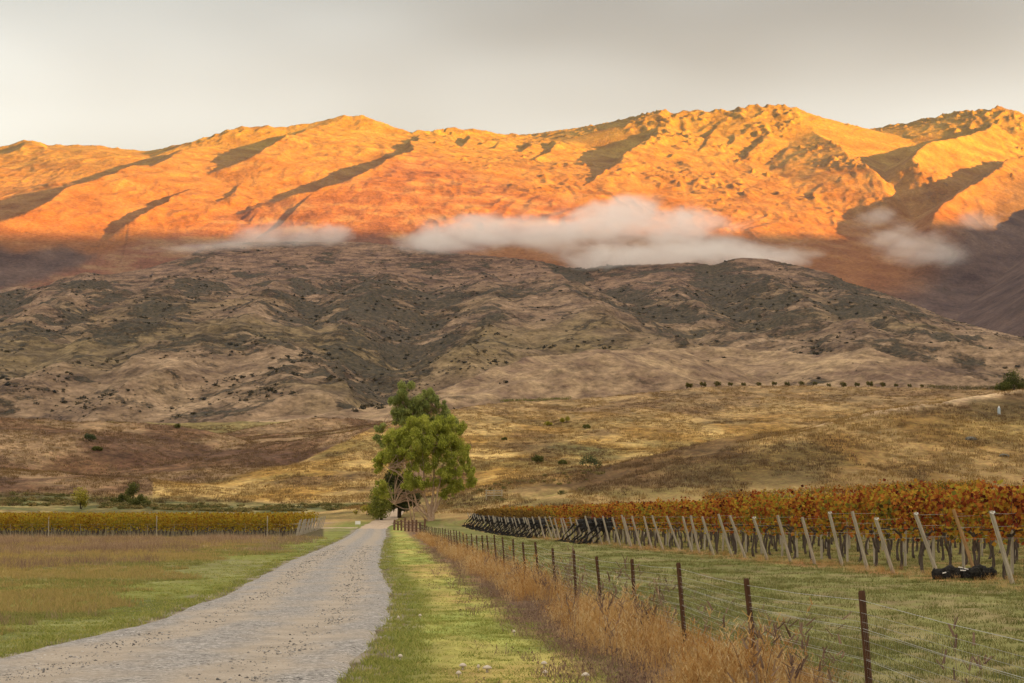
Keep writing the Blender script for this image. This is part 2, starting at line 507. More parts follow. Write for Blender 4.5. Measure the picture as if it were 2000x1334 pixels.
# ---- the foothills --------------------------------------------------------
FB0, FY0, FM = 60.0, 1700.0, 0.19
def fpt(px, py, E=0.0):
    k = (1015.0 - py) / F
    y = (FM * FY0 - FB0 + EYE - E) / max(FM - k, 0.02)
    return at(px, py, min(y, 4300.0))

FOOT_SKY = [(-320,585,4150),(-100,565,4150),(0,548,4150),(100,520,4150),(200,502,4150),(300,489,4150),(450,470,4150),(600,467,4150),(720,470,4150),(800,480,4100),
    (900,492,4050),(1000,500,4000),(1100,510,3950),(1200,514,3900),(1300,512,3850),(1400,503,3800),(1450,500,3800),(1500,503,3800),(1560,515,3750),(1620,530,3700),(1680,551,3600),
    (1760,581,3500),(1850,620,3400),(1930,642,3300),(2000,657,3200),(2150,700,3000),(2320,745,2900)]
FOOT_SPURS = [   # down-slope crest lines of the foothills: (px, py, metres proud), slopes east / west
    ([(200,503,0),(150,560,25),(80,610,30),(0,660,40),(-100,700,40)], .22, .3),
    ([(420,475,0),(360,540,25),(300,590,35),(250,640,40),(150,700,45),(30,760,40)], .22, .34),
    ([(600,470,0),(560,540,25),(500,600,35),(470,640,50),(410,660,55),(340,700,55),(250,760,45),(150,800,20)], .26, .25),
    ([(470,640,50),(530,685,60),(600,740,55),(660,790,45)], .4, .2),
    ([(760,476,0),(730,540,30),(690,600,35),(650,650,35),(620,690,30)], .25, .3),
    ([(930,495,0),(960,560,30),(980,610,40),(930,660,50),(900,700,45)], .3, .26),
    ([(1040,505,0),(1100,560,40),(1170,600,50),(1240,640,55),(1340,668,45)], .38, .22),
    ([(1290,513,0),(1330,570,30),(1380,620,30),(1440,660,20)], .3, .3),
    ([(1450,501,0),(1530,560,35),(1610,610,45),(1700,650,50),(1790,680,40)], .34, .26),
    ([(1600,525,0),(1700,600,35),(1790,650,40),(1900,690,35)], .34, .26),
    ([(1690,676,40),(1760,668,45),(1850,668,45),(2000,680,40),(2200,700,30)], .3, .35),
]
PINK = [  # smooth pinkish grass hills in front of the foothills: (px, py, depth), slopes far / near
    ([(820,800,1450),(860,775,1500),(900,742,1550),(960,722,1600),(1060,692,1700),(1150,681,1750),(1350,678,1800),(1480,684,1800),(1560,693,1750),(1620,691,1700),(1700,690,1650),
      (1800,715,1600),(1900,745,1550),(2000,765,1500),(2250,800,1500)], .5, .22, 500),
    ([(905,785,1400),(960,757,1430),(1050,725,1470),(1180,705,1500),(1240,722,1470),(1290,748,1440)], .25, .3, 250),
    ([(1180,705,1500),(1330,690,1650)], .25, .28, 250),
    ([(1560,694,1730),(1700,720,1560),(1790,755,1450)], .3, .3, 250),
]
GULLIES = [  # scrub-filled creases: pixel lines, width in metres
    ([(1120,535),(1190,580),(1260,615),(1340,655),(1370,672)], 45),
    ([(1400,540),(1405,590),(1415,640),(1440,672)], 55),
    ([(1480,590),(1510,630),(1560,660),(1640,668)], 45),
    ([(700,560),(740,610),(790,660),(790,720),(740,760),(690,800)], 85),
    ([(850,560),(850,620),(840,680),(800,730)], 70),
    ([(560,560),(600,610),(660,650),(720,690),(770,720)], 50),
    ([(1690,688),(1760,705),(1830,725),(1900,748)], 18),
    ([(1500,700),(1560,722),(1620,750)], 16),
    ([(200,560),(180,620),(120,670),(40,705)], 40),
    ([(380,560),(330,620),(280,690),(230,740)], 35),
    ([(1640,560),(1680,600),(1640,640)], 60),
    ([(60,560),(20,610),(-40,650)], 45),
]
def foothill_h(X, Y):
    wx = X + 40 * fbm(X / 300, Y / 300, 3); wy = Y + 40 * fbm(X / 300 + 7, Y / 300 + 3, 3)
    px = 1000 + F * X / Y
    fs = np.array(FOOT_SKY, dtype=float)
    cy = np.interp(px, fs[:, 0], fs[:, 2])
    ch = np.interp(px, fs[:, 0], [at(*r)[2] for r in FOOT_SKY])
    h = FB0 + FM * (Y - FY0) - 12
    h = np.minimum(h, ch - 30)
    h += 16 * fbm(X / 420, Y / 520, 4)
    rid = np.full(X.shape, -1e9)
    for pts, se, sw in FOOT_SPURS:
        rid = np.maximum(rid, ridge_h(0.5 * X + 0.5 * wx, 0.5 * Y + 0.5 * wy, [(*fpt(*p)[:2], p[2]) for p in pts], se, sw, 260))
    h = softmax(h, rid + FB0 + FM * (Y - FY0), 9.0)
    g = ridged(wx / 190, wy / 240, 4)
    h += 10.0 * (g - 0.6) + 3.0 * fbm(X / 45, Y / 60, 4) + 1.3 * fbm(X / 14, Y / 20, 3)
    crest_r = ridge_h(X, Y, [(*at(*r)[:2], at(*r)[2] - FM * r[2]) for r in FOOT_SKY], .8, .22, 300) + FM * Y
    lim = EYE + (ch - EYE) * Y / cy - 2
    h = np.where(Y < cy, np.minimum(h, lim), np.minimum(h, ch - 0.3 * (Y - cy)))
    h = softmax(h, crest_r, 6.0) - 3.0
    h = np.where(Y < cy, np.minimum(h, lim + 2.5), np.minimum(h, ch - 0.28 * (Y - cy) + 1.0))
    scrub = np.zeros(X.shape)
    for pts, w in GULLIES:
        P = np.array([fpt(*p)[:2] for p in pts])
        d, _ = line_dist(wx, wy, P)
        scrub = np.maximum(scrub, np.exp(-(d / w) ** 2))
        h -= 10 * np.exp(-(d / (0.7 * w)) ** 2) * min(1, w / 40)
    # smooth grass hills stand in front
    pk = np.full(X.shape, -1e9)
    for pts, sf, sn, L in PINK:
        pk = np.maximum(pk, ridge_h(X, Y, [at(*p) for p in pts], sf, sn * 1.5, L))
    pk += 4.0 * fbm(X / 130, Y / 190, 4) + 2.2 * ridged(X / 60, Y / 120, 3)
    pink = sstep(-4, 6, pk - h)
    h = softmax(h, pk, 4.0)
    scrub = scrub * (1 - 0.85 * pink)
    for pts, w, dep in (([(1690,690),(1760,706),(1830,728),(1910,752)], 17, 1600), ([(1505,700),(1560,722),(1600,738),(1640,760)], 14, 1560), ([(1230,720),(1290,742),(1330,760)], 14, 1440)):
        d, _ = line_dist(X, Y, [at(a, b, dep)[:2] for a, b in pts])
        scrub = np.maximum(scrub, np.exp(-(d / w) ** 2))
    return h, np.clip(scrub, 0, 1), pink

def make_foothills():
    ys = np.concatenate([np.linspace(1250, 2100, 190), np.linspace(2110, 4260, 230), np.linspace(4300, 4800, 8)])
    X, Y = fan_grid(-330, 2330, 760, ys)
    Z, scrub, pink = foothill_h(X, Y)
    return terrain_object("foothills", X, Y, Z, mat_foothill(), {"scrub": scrub, "pink": pink}), (X, Y, Z, scrub, pink)

def mat_foothill():
    t = NT("dry_foothill_grass")
    co = t.new("ShaderNodeTexCoord").outputs["Object"]
    big = t.noise(0.0028, 4, 0.55, co)
    mid = t.noise(0.011, 5, 0.62, co, (1, 0.7, 2.0))
    fine = t.noise(0.05, 6, 0.65, co, (1, 0.6, 2.5))
    band = t.noise(0.028, 6, 0.68, co, (0.8, 0.45, 3.4))
    both = t.math('ADD', t.math('MULTIPLY', mid, 0.5), t.math('MULTIPLY', band, 0.5))
    dry = t.ramp(both, [(0.36, (0.075, 0.053, 0.042)), (0.46, (0.155, 0.108, 0.072)), (0.53, (0.215, 0.152, 0.098)), (0.64, (0.345, 0.250, 0.160))])
    olive = t.ramp(band, [(0.38, (0.06, 0.05, 0.03)), (0.62, (0.175, 0.135, 0.064))])
    col = t.mix(t.ramp(big, [(0.46, 0.0), (0.60, 0.7)]), dry, olive)
    sep = t.new("ShaderNodeSeparateXYZ"); t.link(co, sep.inputs[0])
    high = t.ramp(t.math('DIVIDE', sep.outputs["Z"], 600.0), [(0.35, 0.0), (0.85, 0.95)])
    col = t.mix(high, col, t.ramp(band, [(0.36, (0.082, 0.054, 0.044)), (0.62, (0.225, 0.145, 0.098))]))
    pk = t.ramp(t.math('ADD', t.math('MULTIPLY', fine, 0.5), t.math('MULTIPLY', mid, 0.5)), [(0.40, (0.135, 0.09, 0.064)), (0.50, (0.225, 0.158, 0.10)), (0.60, (0.32, 0.232, 0.138))])
    col = t.mix(t.attr("pink"), col, pk)
    grit = t.noise(0.17, 5, .72, co, (1, .7, 1.6)); grit2 = t.noise(0.05, 4, .65, co, (1, .5, 2.6))
    col = t.mix(1.0, col, t.ramp(t.math('ADD', t.math('MULTIPLY', grit, .6), t.math('MULTIPLY', grit2, .4)), [(0.38, .52), (0.5, 1.0), (0.62, 1.45)]), 'MULTIPLY')
    # scrub: thick in the creases, scattered in clumps elsewhere
    n1 = t.noise(0.016, 7, 0.68, co, (1, 0.8, 2.2))
    n2 = t.noise(0.007, 3, 0.5, co)
    n1 = t.math('ADD', t.math('MULTIPLY', n1, .6), t.math('MULTIPLY', t.noise(0.06, 6, .7, co, (1, .7, 2.0)), .4)); sc = t.math('ADD', n1, t.math('MULTIPLY', t.attr("scrub"), 0.105))
    sc = t.math('ADD', sc, t.math('MULTIPLY', t.math('SUBTRACT', n2, 0.5), 0.35))
    sc = t.math('SUBTRACT', sc, t.math('MULTIPLY', t.attr("pink"), 0.10))
    sc = t.math('ADD', sc, t.math('MULTIPLY', t.ramp(t.math('DIVIDE', sep.outputs["Z"], 600.0), [(0.25, 0.0), (0.55, 1.0), (0.72, 0.9), (0.9, 0.0)]), 0.035))
    clump = t.ramp(sc, [(0.545, 0.0), (0.60, 0.88)])
    scol = t.ramp(grit, [(0.3, (0.022, 0.023, 0.020)), (0.5, (0.05, 0.046, 0.034)), (0.72, (0.13, 0.10, 0.06))])
    col = t.mix(clump, col, scol)
    b = t.bump(t.math('ADD', fine, t.math('MULTIPLY', clump, 0.8)), 0.8, 4.0)
    return t.surf(col, 0.95, b, 0.05)

make_mountains()
make_opposite_range()
_, FOOT = make_foothills()

# low scrub scattered over the foothills: past counting, so one object
def make_hill_scrub():
    X, Y, Z, sc, pink = FOOT
    n = 90000
    i = RNG.integers(0, X.shape[0] - 12, n); j = RNG.integers(0, X.shape[1], n)
    x, y, z, s_, p_ = (a[i, j] for a in (X, Y, Z, sc, pink))
    nz = fbm(x / 60 + 3, y / 90, 4) + 0.6 * fbm(x / 300, y / 400, 3)
    pr = (0.04 + 0.65 * sstep(0.05, .55, nz) + 0.5 * s_) * (1 - .88 * p_)
    k = RNG.random(n) < pr ** 1.5 * .55
    x, y, z = x[k], y[k], z[k]
    t = NT("dark_scrub_leaves"); oi = t.new("ShaderNodeObjectInfo")
    m = t.leaf(t.ramp(oi.outputs["Random"], [(0.0, (.040, .042, .032)), (0.5, (.07, .066, .045)), (1.0, (.115, .095, .06))]), .15)
    meshes = []
    for q in range(4):
        r = np.random.default_rng(q); V, Fc, _k = leaf_cards([(0, 0, .35), (.4, .1, .3), (-.4, -.1, .28), (0, .4, .3)], np.array([.5, .4, .4, .4]), 46, .42, .36, r, 0, .3)
        meshes.append(np_mesh("scrub_%d" % q, V, Fc, m))
    cnt = len(x); s = 1.1 + 3.4 * RNG.random(cnt) ** 4
    scatter("hillside_scrub", np.stack([x, y, z - .1], -1), np.stack([np.zeros(cnt), np.zeros(cnt), RNG.uniform(0, 6.28, cnt)], -1), np.stack([s * 1.2, s * 1.2, s * .85], -1), RNG.integers(0, 4, cnt), meshes, m)
# ------------------------------------------------------------------ valley floor and near hills
def fence_x(y): return 3.54 - 0.0617 * y
def rowend_x(y): return 13.4 - 0.081 * (y - 53.0)
_ry = [5, 20.7, 25, 35, 49, 60, 75, 102, 150, 200, 262, 285, 310, 345, 385, 430]
_rr = [-1.2, -1.62, -1.67, -2.0, -2.75, -3.7, -4.8, -6.5, -9.5, -12.4, -16.4, -17.2, -17.9, -17.6, -16.0, -12.5]
_ly = [5, 25, 32, 45, 60, 80, 110, 150, 200, 262, 285, 310, 345, 385, 430]
_rl = [-7.3, -6.4, -6.1, -6.6, -7.7, -9.1, -10.9, -13.4, -16.6, -20.6, -21.6, -21.8, -21.2, -19.4, -15.8]
def road_r(y): return np.interp(y, _ry, _rr)
def road_l(y): return np.interp(y, _ly, _rl)

NEAR = [  # crest lines of the near hills: (px, py, depth), far slope, near slope
    ([(290,1012,470),(330,1004,480),(390,987,490),(450,966,505),(510,940,520),(560,916,540),(640,875,580),(735,832,640),(870,800,720),(980,786,780),(1180,775,840),(1260,764,855),(1330,757,860),
      (1420,753,862),(1500,752,860),(1700,755,840),(1860,760,800),(2000,765,780),(2300,772,760)], .22, .150, 300),
    ([(1100,992,385),(1180,980,390),(1300,946,398),(1420,906,404),(1500,872,408),(1560,846,410),(1640,818,412),(1700,802,414),(1760,793,420),(1830,781,430),(1960,764,450),(2250,752,470)], .26, .185, 300),
    ([(-320,806,600),(-200,810,620),(0,816,640),(100,821,660),(250,823,680),(340,830,684),(400,836,682),(470,846,676),(505,872,650),(522,900,610)], .25, .140, 300),
    ([(430,852,790),(470,844,800),(560,826,820),(620,818,840),(700,820,860),(820,832,880)], .2, .17, 300),
    ([(60,832,860),(220,824,900),(420,822,930),(560,824,940)], .2, .12, 300),
]
NEAR3D = [([at(*p) for p in pts], a, b, L) for pts, a, b, L in NEAR]
CREASE = [at(px, py, Y + 42)[:2] for px, py, Y in NEAR[0][0][1:8]]

def ground_h(X, Y, detail=True):
    X = np.asarray(X, dtype=np.float64); Y = np.asarray(Y, dtype=np.float64)
    base = np.interp(Y, [0, 185, 225, 260, 300, 350, 400, 430, 520, 700], [0, 0, .1, .36, 1.0, 2.2, 3.9, 4.7, 5.5, 6.0])
    off = X - rowend_x(Y)
    base = base + 0.55 * sstep(2, 26, off) * sstep(30, 60, Y) + 0.012 * np.clip(off - 20, 0, 60) * sstep(60, 120, Y) * (1 - sstep(300, 340, Y))
    h = base
    hill = np.full(X.shape, -1e9)
    vd, _ = line_dist(X, Y, CREASE)
    carve = 15.0 * np.exp(-(vd / 34.0) ** 2)
    for q, (P, sf, sn, L) in enumerate(NEAR3D):
        hill = np.maximum(hill, ridge_h(X, Y, P, sf, sn, L) - (carve if q >= 2 else 0))
    m = sstep(292, 318, Y) * (1 - sstep(1150, 1300, Y)) * sstep(-330, -250, X)
    hill = np.where(m > 0, hill, -50)
    hill = np.where(np.abs(X) > Y * 0.5, -50, hill)
    h2 = softmax(h, np.maximum(hill, -50), 1.2)
    up_ = sstep(0.5, 6, h2 - base)
    h2 = h2 + up_ * (1.1 * fbm(X / 60, Y / 90, 4) + 0.25 * ridged(X / 16, Y / 40, 3))
    h2 = np.where(Y > 1000, h2 * (1 - sstep(1000, 1150, Y)) - 5 * sstep(1000, 1150, Y), h2)
    if detail:
        inroad = sstep(-0.6, 0.2, X - road_l(Y)) * sstep(-0.6, 0.2, road_r(Y) - X)
        h2 = h2 + (1 - inroad) * (0.05 * fbm(X / 2.2, Y / 3.0, 3) + 0.016 * fbm(X / 0.45, Y / 0.6, 2)) * (Y < 330)
        # a slight bank beside the fence
        h2 = h2 + 0.05 * np.exp(-((X - fence_x(Y) + 0.1) / 0.7) ** 2) * sstep(5, 12, Y) * (1 - sstep(180, 230, Y))
    return h2

def gz(x, y): return float(ground_h(np.array([x]), np.array([y]))[0])

def lerp3(a, b, t): return a + (b - a) * t[..., None]
def colr(*c): return np.array(c)

def ground_cover(X, Y, Z):
    """Colour of what grows on each spot of the valley floor (its own colour, plus painted shade under the left vines)."""
    n1 = fbm(X / 5.0, Y / 9.0, 4); n2 = fbm(X / 1.3 + 4, Y / 2.6, 3); n3 = fbm(X / 22 + 8, Y / 30, 3)
    px = 1000 + F * X / np.maximum(Y, 1)
    c = np.zeros(X.shape + (3,)) + colr(.26, .20, .075)
    # left field: green by the road, ochre further out, brown heath at the back
    dl = road_l(Y) - X
    heath = sstep(62, 110, Y + 14 * n3 + 0.5 * dl)
    och = sstep(2.0, 8.5, dl + 2.2 * n1 + 1.0 * n2)
    left = lerp3(colr(.19, .205, .055), colr(.37, .275, .10), och * 0.85)
    left = lerp3(left, colr(.21, .20, .10), sstep(0.1, 0.5, n3) * 0.6)
    left = lerp3(left, colr(.09, .105, .03), sstep(0.25, 0.6, n1) * sstep(10, 3, dl) * 0.8)
    left = lerp3(left, lerp3(colr(.29, .20, .145), colr(.38, .27, .11), sstep(-0.2, 0.3, n1)), heath * sstep(2.5, 7.5, dl))
    left = lerp3(left, colr(.085, .07, .035), sstep(184, 190, Y) * (1 - sstep(268, 274, Y)) * (px < 632) * (px > -70))  # dark gap below the left vine canopy: shade painted into the ground colour
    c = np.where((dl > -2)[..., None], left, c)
    # right verge between road and fence
    dr = X - road_r(Y)
    ver = lerp3(colr(.35, .33, .095), colr(.24, .275, .07), sstep(-0.15, 0.35, n1 + 0.6 * n2))
    ver = lerp3(ver, colr(.36, .26, .095), sstep(0.1, 0.5, -n1 + 0.4 * n3) * 0.7)
    ver = lerp3(ver, colr(.095, .125, .03), sstep(1.0, 0.1, dr + 0.5 * n1) * 0.75)
    c = np.where((dr > -1.5)[..., None], ver, c)
    # gravel and trodden soil spill a little past the road edge
    spill = sstep(0.42, 0.05, np.maximum(dr, dl) + 0.35 * n2) * (Y < 268)
    c = lerp3(c, lerp3(colr(.25, .215, .18), colr(.10, .075, .05), sstep(-.1, .3, fbm(X / .6, Y / .9, 3))), spill * .85)
    # bare litter under the dry weeds
    fx = X - fence_x(Y)
    soil = sstep(-1.75, -1.1, fx + 0.35 * n1) * sstep(1.0, 0.4, fx + 0.3 * n2)
    c = lerp3(c, lerp3(colr(.22, .14, .075), colr(.13, .085, .06), sstep(-.2, .3, n2)), soil)
    # beyond the fence
    pad = lerp3(colr(.175, .175, .062), colr(.14, .152, .045), sstep(-0.25, 0.3, n1 + 0.4 * n3))
    pad = lerp3(pad, colr(.235, .185, .10), sstep(0.15, 0.5, n2 - 0.4 * n1) * 0.6)
    c = np.where((fx > 0.6)[..., None], lerp3(c, pad, sstep(0.5, 1.1, fx + 0.3 * n2)), c)
    off = X - rowend_x(Y)
    vin = lerp3(colr(.175, .165, .055), colr(.33, .19, .085), sstep(0.0, 0.5, n2 + 0.5 * n1) * 0.6)
    litter = np.exp(-((off + 0.4) / 1.1) ** 2)
    vin = lerp3(vin, colr(.34, .15, .075), litter * 0.7 * sstep(-.3, .3, n1))
    c = np.where(((off > -2.5) & (Y > 40))[..., None], lerp3(c, vin, sstep(-2.4, -0.8, off + 0.5 * n1) * sstep(40, 50, Y)), c)
    # straw around the yard beyond the vines, scrub bank, then the hills
    far = sstep(288, 315, Y + 6 * n1 + np.where(px > 860, 0, -6))
    farc = lerp3(colr(.33, .23, .095), colr(.18, .14, .05), sstep(-.2, .35, fbm(X / 14, Y / 20, 3)))
    bank = sstep(352, 366, Y) * (1 - sstep(398, 412, Y)) * sstep(200, -40, px - 900)
    farc = lerp3(farc, lerp3(colr(.10, .105, .04), colr(.21, .17, .07), sstep(-.3, .4, fbm(X / 6, Y / 8, 3))), bank)
    c = lerp3(c, farc, far)
    hillm = sstep(408, 425, Y)
    gold = lerp3(colr(.285, .17, .042), colr(.42, .295, .11), sstep(-.35, .35, fbm(X / 22, Y / 60, 4)))
    gold = lerp3(gold, colr(.135, .082, .036), sstep(0.0, .5, fbm(X / 45 + 3, Y / 90, 4)) * .8)
    gold = lerp3(gold, colr(.125, .105, .036), sstep(0.15, .5, fbm(X / 30 + 13, Y / 60, 3)) * .6)
    brown = lerp3(colr(.13, .073, .038), colr(.225, .15, .082), sstep(-.3, .4, fbm(X / 25 + 5, Y / 60, 4)))
    brown = lerp3(brown, colr(.080, .042, .027), sstep(0.05, .4, fbm(X / 40 + 9, Y / 70, 4)) * .8)
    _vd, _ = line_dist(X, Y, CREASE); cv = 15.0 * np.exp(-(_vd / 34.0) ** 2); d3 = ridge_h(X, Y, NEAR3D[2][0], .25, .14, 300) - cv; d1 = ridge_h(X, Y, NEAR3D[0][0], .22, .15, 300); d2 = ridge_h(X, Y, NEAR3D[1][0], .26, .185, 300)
    d4 = np.maximum(ridge_h(X, Y, NEAR3D[3][0], .2, .17, 300), ridge_h(X, Y, NEAR3D[4][0], .2, .12, 300)) - cv
    isbrown = sstep(-1.0, 1.0, np.maximum(d3, d4) - np.maximum(d1, d2)) 
    _n0 = np.array(NEAR[0][0], dtype=float); yc = np.interp(px, _n0[:, 0], _n0[:, 2])
    leftb = sstep(-2, 8, Y - yc) * sstep(770, 735, px)
    isbrown = np.where(px < 770, np.where(px < 300, 1.0, leftb), isbrown)
    hc = lerp3(gold, brown, isbrown)
    upp = sstep(18, 55, Z)
    hc = lerp3(hc, lerp3(colr(.25, .17, .088), colr(.165, .105, .058), sstep(-.2, .3, n3)), upp * (1 - isbrown) * .8)
    green = isbrown * sstep(-0.5, 2.0, ridge_h(X, Y, NEAR3D[4][0], .2, .12, 300) - np.maximum(d3, ridge_h(X, Y, NEAR3D[3][0], .2, .17, 300)))
    hc = lerp3(hc, colr(.20, .17, .06), green * .7 * (Y > 690))
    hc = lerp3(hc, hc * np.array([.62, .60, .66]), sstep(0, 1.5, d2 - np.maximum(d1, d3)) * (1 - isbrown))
    front = sstep(0, 2, d2 - np.maximum(d1, d3)) * (1 - isbrown)
    pathy = np.exp(-((d2 - np.maximum(d1, 0)) / 0.9) ** 2) * front * (np.abs(X) > 5)
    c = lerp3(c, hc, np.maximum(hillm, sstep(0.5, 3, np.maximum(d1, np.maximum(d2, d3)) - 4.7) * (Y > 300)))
    # the worn crest track of the front spur
    P = np.array(NEAR3D[1][0])[1:]
    dd, _ = line_dist(X, Y, P)
    tr = np.exp(-(dd / 3.2) ** 2) * (Y > 350)
    c = lerp3(c, colr(.42, .31, .19), tr * .9)
    # green damp patch round the bushes on the hillside
    gx, gy, _g = at(1150, 915, 560)
    c = lerp3(c, colr(.10, .115, .05), np.exp(-(((X - gx) / 12) ** 2 + ((Y - gy) / 24) ** 2)) * .75)
    gx, gy, _g = at(1960, 850, 385)
    c = lerp3(c, colr(.34, .24, .085), np.exp(-(((X - gx) / 12) ** 2 + ((Y - gy) / 22) ** 2)) * .8)
    return np.clip(c, 0.01, 0.8)

def make_ground():
    c1 = np.linspace(-330, 2330, 560); ang = np.arctan((c1 - 1000) / F)
    a0, a1 = ang[0], ang[-1]
    side = np.linspace(a1, a0 + 2 * math.pi, 62)[1:-1]
    A = np.concatenate([ang, side])
    ys = np.concatenate([np.linspace(0.5, 11, 5, endpoint=False), 11 * (70 / 11.0) ** np.linspace(0, 1, 110, endpoint=False), 70 * (300 / 70.0) ** np.linspace(0, 1, 90, endpoint=False),
                         np.linspace(300, 470, 85, endpoint=False), 470 * (1000 / 470.0) ** np.linspace(0, 1, 120, endpoint=False), [1000, 1050, 1150, 1300, 1800, 3000, 5000, 9300]])
    infan = np.arange(len(A)) < len(ang)
    X = np.where(infan[None, :], np.tan(np.where(infan, A, 0))[None, :] * ys[:, None], np.sin(A)[None, :] * ys[:, None])
    Y = np.where(infan[None, :], ys[:, None] + 0 * A[None, :], np.cos(A)[None, :] * ys[:, None])
    Z = ground_h(X, Y)
    Z = np.where((~infan)[None, :], np.minimum(Z, 3.0), Z)
    Z = np.where(ys[:, None] > 1250, -6.0, Z)
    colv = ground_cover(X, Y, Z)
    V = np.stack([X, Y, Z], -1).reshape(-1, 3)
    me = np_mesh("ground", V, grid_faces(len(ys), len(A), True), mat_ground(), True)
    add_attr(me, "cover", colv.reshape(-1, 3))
    return tag(link_mesh("ground", me), kind='structure')

def mat_ground():
    t = NT("grass_and_litter")
    co = t.new("ShaderNodeTexCoord").outputs["Object"]
    c = t.attr("cover", "Color")
    f1 = t.noise(9.0, 5, 0.65, co, (1, 0.5, 1)); f2 = t.noise(1.6, 5, 0.6, co, (1, 0.35, 1)); f3 = t.noise(0.22, 6, 0.65, co, (1, 0.5, 1.6))
    v = t.math('ADD', t.math('MULTIPLY', f1, 0.35), t.math('ADD', t.math('MULTIPLY', f2, 0.35), t.math('MULTIPLY', f3, 0.5)))
    k = t.ramp(v, [(0.42, 0.60), (0.60, 1.0), (0.78, 1.42)])
    col = t.mix(1.0, c, k, 'MULTIPLY')
    st = t.noise(0.55, 5, 0.7, co, (0.8, 0.30, 1.8), dist=.4); st2 = t.noise(0.10, 4, .6, co, (1, .5, 2.0))
    sy = t.new("ShaderNodeSeparateXYZ"); t.link(co, sy.inputs[0])
    onhill = t.ramp(t.math('DIVIDE', sy.outputs["Y"], 1000.0), [(0.305, 0.0), (0.34, 1.0)])
    hk = t.ramp(t.math('ADD', t.math('MULTIPLY', st, .6), t.math('MULTIPLY', st2, .4)), [(0.38, 0.50), (0.50, 1.0), (0.62, 1.65)])
    col = t.mix(onhill, col, t.mix(1.0, col, hk, 'MULTIPLY'))
    hs = t.new("ShaderNodeHueSaturation"); t.link(col, hs.inputs["Color"])
    t.link(t.ramp(f2, [(0.35, 0.487), (0.65, 0.512)]), hs.inputs["Hue"])
    b = t.bump(t.math('ADD', t.math('MULTIPLY', f1, 0.5), f2), 0.7, 0.12)
    return t.surf(hs.outputs[0], 0.95, b, 0.08)

def strip(name, ys, lf, rf, nc, mat, crown=0.05, sink=0.05, jitter=0.2, seed=0.0):
    """A road laid on the ground: rows at depths ys between two edges; the edges run out under the turf."""
    ys = np.asarray(ys); u = np.linspace(0, 1, nc)
    jl = jitter * fbm(ys / 4.5 + seed, ys * 0 + 1.3, 4); jr = jitter * fbm(ys / 4.5 + seed, ys * 0 + 7.7, 4)
    L = lf(ys) + jl; Rr = rf(ys) + jr
    X = L[:, None] + (Rr - L)[:, None] * u[None, :]; Y = np.repeat(ys[:, None], nc, 1)
    edge = np.minimum(u, 1 - u)
    prof = -sink + (sink + crown) * sstep(0, 0.07, edge)[None, :] - 0.018 * np.exp(-((np.abs(u - 0.5) - 0.23) / 0.08) ** 2)[None, :]
    Z = ground_h(X, Y, False) + prof + 0.012 * fbm(X / 0.8, Y / 1.2, 3)
    me = np_mesh(name, np.stack([X, Y, Z], -1).reshape(-1, 3), grid_faces(*X.shape), mat, True)
    w = np.exp(-((np.abs(u - 0.5) - 0.22) / 0.11) ** 2)
    add_attr(me, "wear", np.repeat(w[None, :], len(ys), 0).ravel())
    return tag(link_mesh(name, me), kind='structure')

def mat_gravel():
    t = NT("crushed_gravel")
    co = t.new("ShaderNodeTexCoord").outputs["Object"]
    vo = t.new("ShaderNodeTexVoronoi"); vo.inputs["Scale"].default_value = 34.0; t.link(co, vo.inputs["Vector"])
    sp = t.new("ShaderNodeSeparateColor"); t.link(vo.outputs["Color"], sp.inputs[0])
    stone = t.ramp(sp.outputs[0], [(0.0, (0.10, 0.098, 0.098)), (0.2, (0.18, 0.175, 0.17)), (0.5, (0.27, 0.262, 0.252)), (1.0, (0.40, 0.385, 0.37))])
    dust = t.ramp(t.noise(1.2, 5, 0.6, co), [(0.35, (0.29, 0.25, 0.20)), (0.65, (0.385, 0.335, 0.275))])
    n = t.noise(0.75, 4, 0.55, co, (1, 0.45, 1))
    amt = t.math('ADD', t.math('MULTIPLY', t.attr("wear"), 0.42), n)
    big_ = t.noise(7.0, 4, .7, co)
    stone = t.mix(1.0, stone, t.ramp(big_, [(0.36, .62), (0.5, 1.0), (0.64, 1.3)]), 'MULTIPLY')
    cover = t.ramp(amt, [(0.50, 0.05), (0.78, 0.85)])
    col = t.mix(cover, stone, dust)
    fine = t.noise(60, 3, 0.6, co)
    col = t.mix(0.5, col, t.ramp(fine, [(0.35, 0.55), (0.65, 1.25)]), 'MULTIPLY')
    b = t.bump(t.math('ADD', t.math('MULTIPLY', vo.outputs["Distance"], -1.0), t.math('MULTIPLY', fine, 0.4)), 0.35, 0.015)
    return t.surf(col, 0.92, b, 0.15)

make_ground()
GRAVEL = mat_gravel()
_ys = np.concatenate([5 * (60 / 5.0) ** np.linspace(0, 1, 260, endpoint=False), np.linspace(60, 268, 240)])
strip("gravel_road", _ys, road_l, road_r, 28, GRAVEL, 0.045, 0.06, 0.11)
t_ = NT("pale_dust_track"); _co = t_.new("ShaderNodeTexCoord").outputs["Object"]
DUST = t_.surf(t_.ramp(t_.noise(1.1, 5, 0.6, _co), [(0.35, (0.34, 0.26, 0.19)), (0.65, (0.47, 0.38, 0.29))]), 0.95, None, 0.1)
strip("farm_track", np.linspace(266, 430, 120), road_l, road_r, 10, DUST, 0.05, 0.05, 0.25, 5.0)

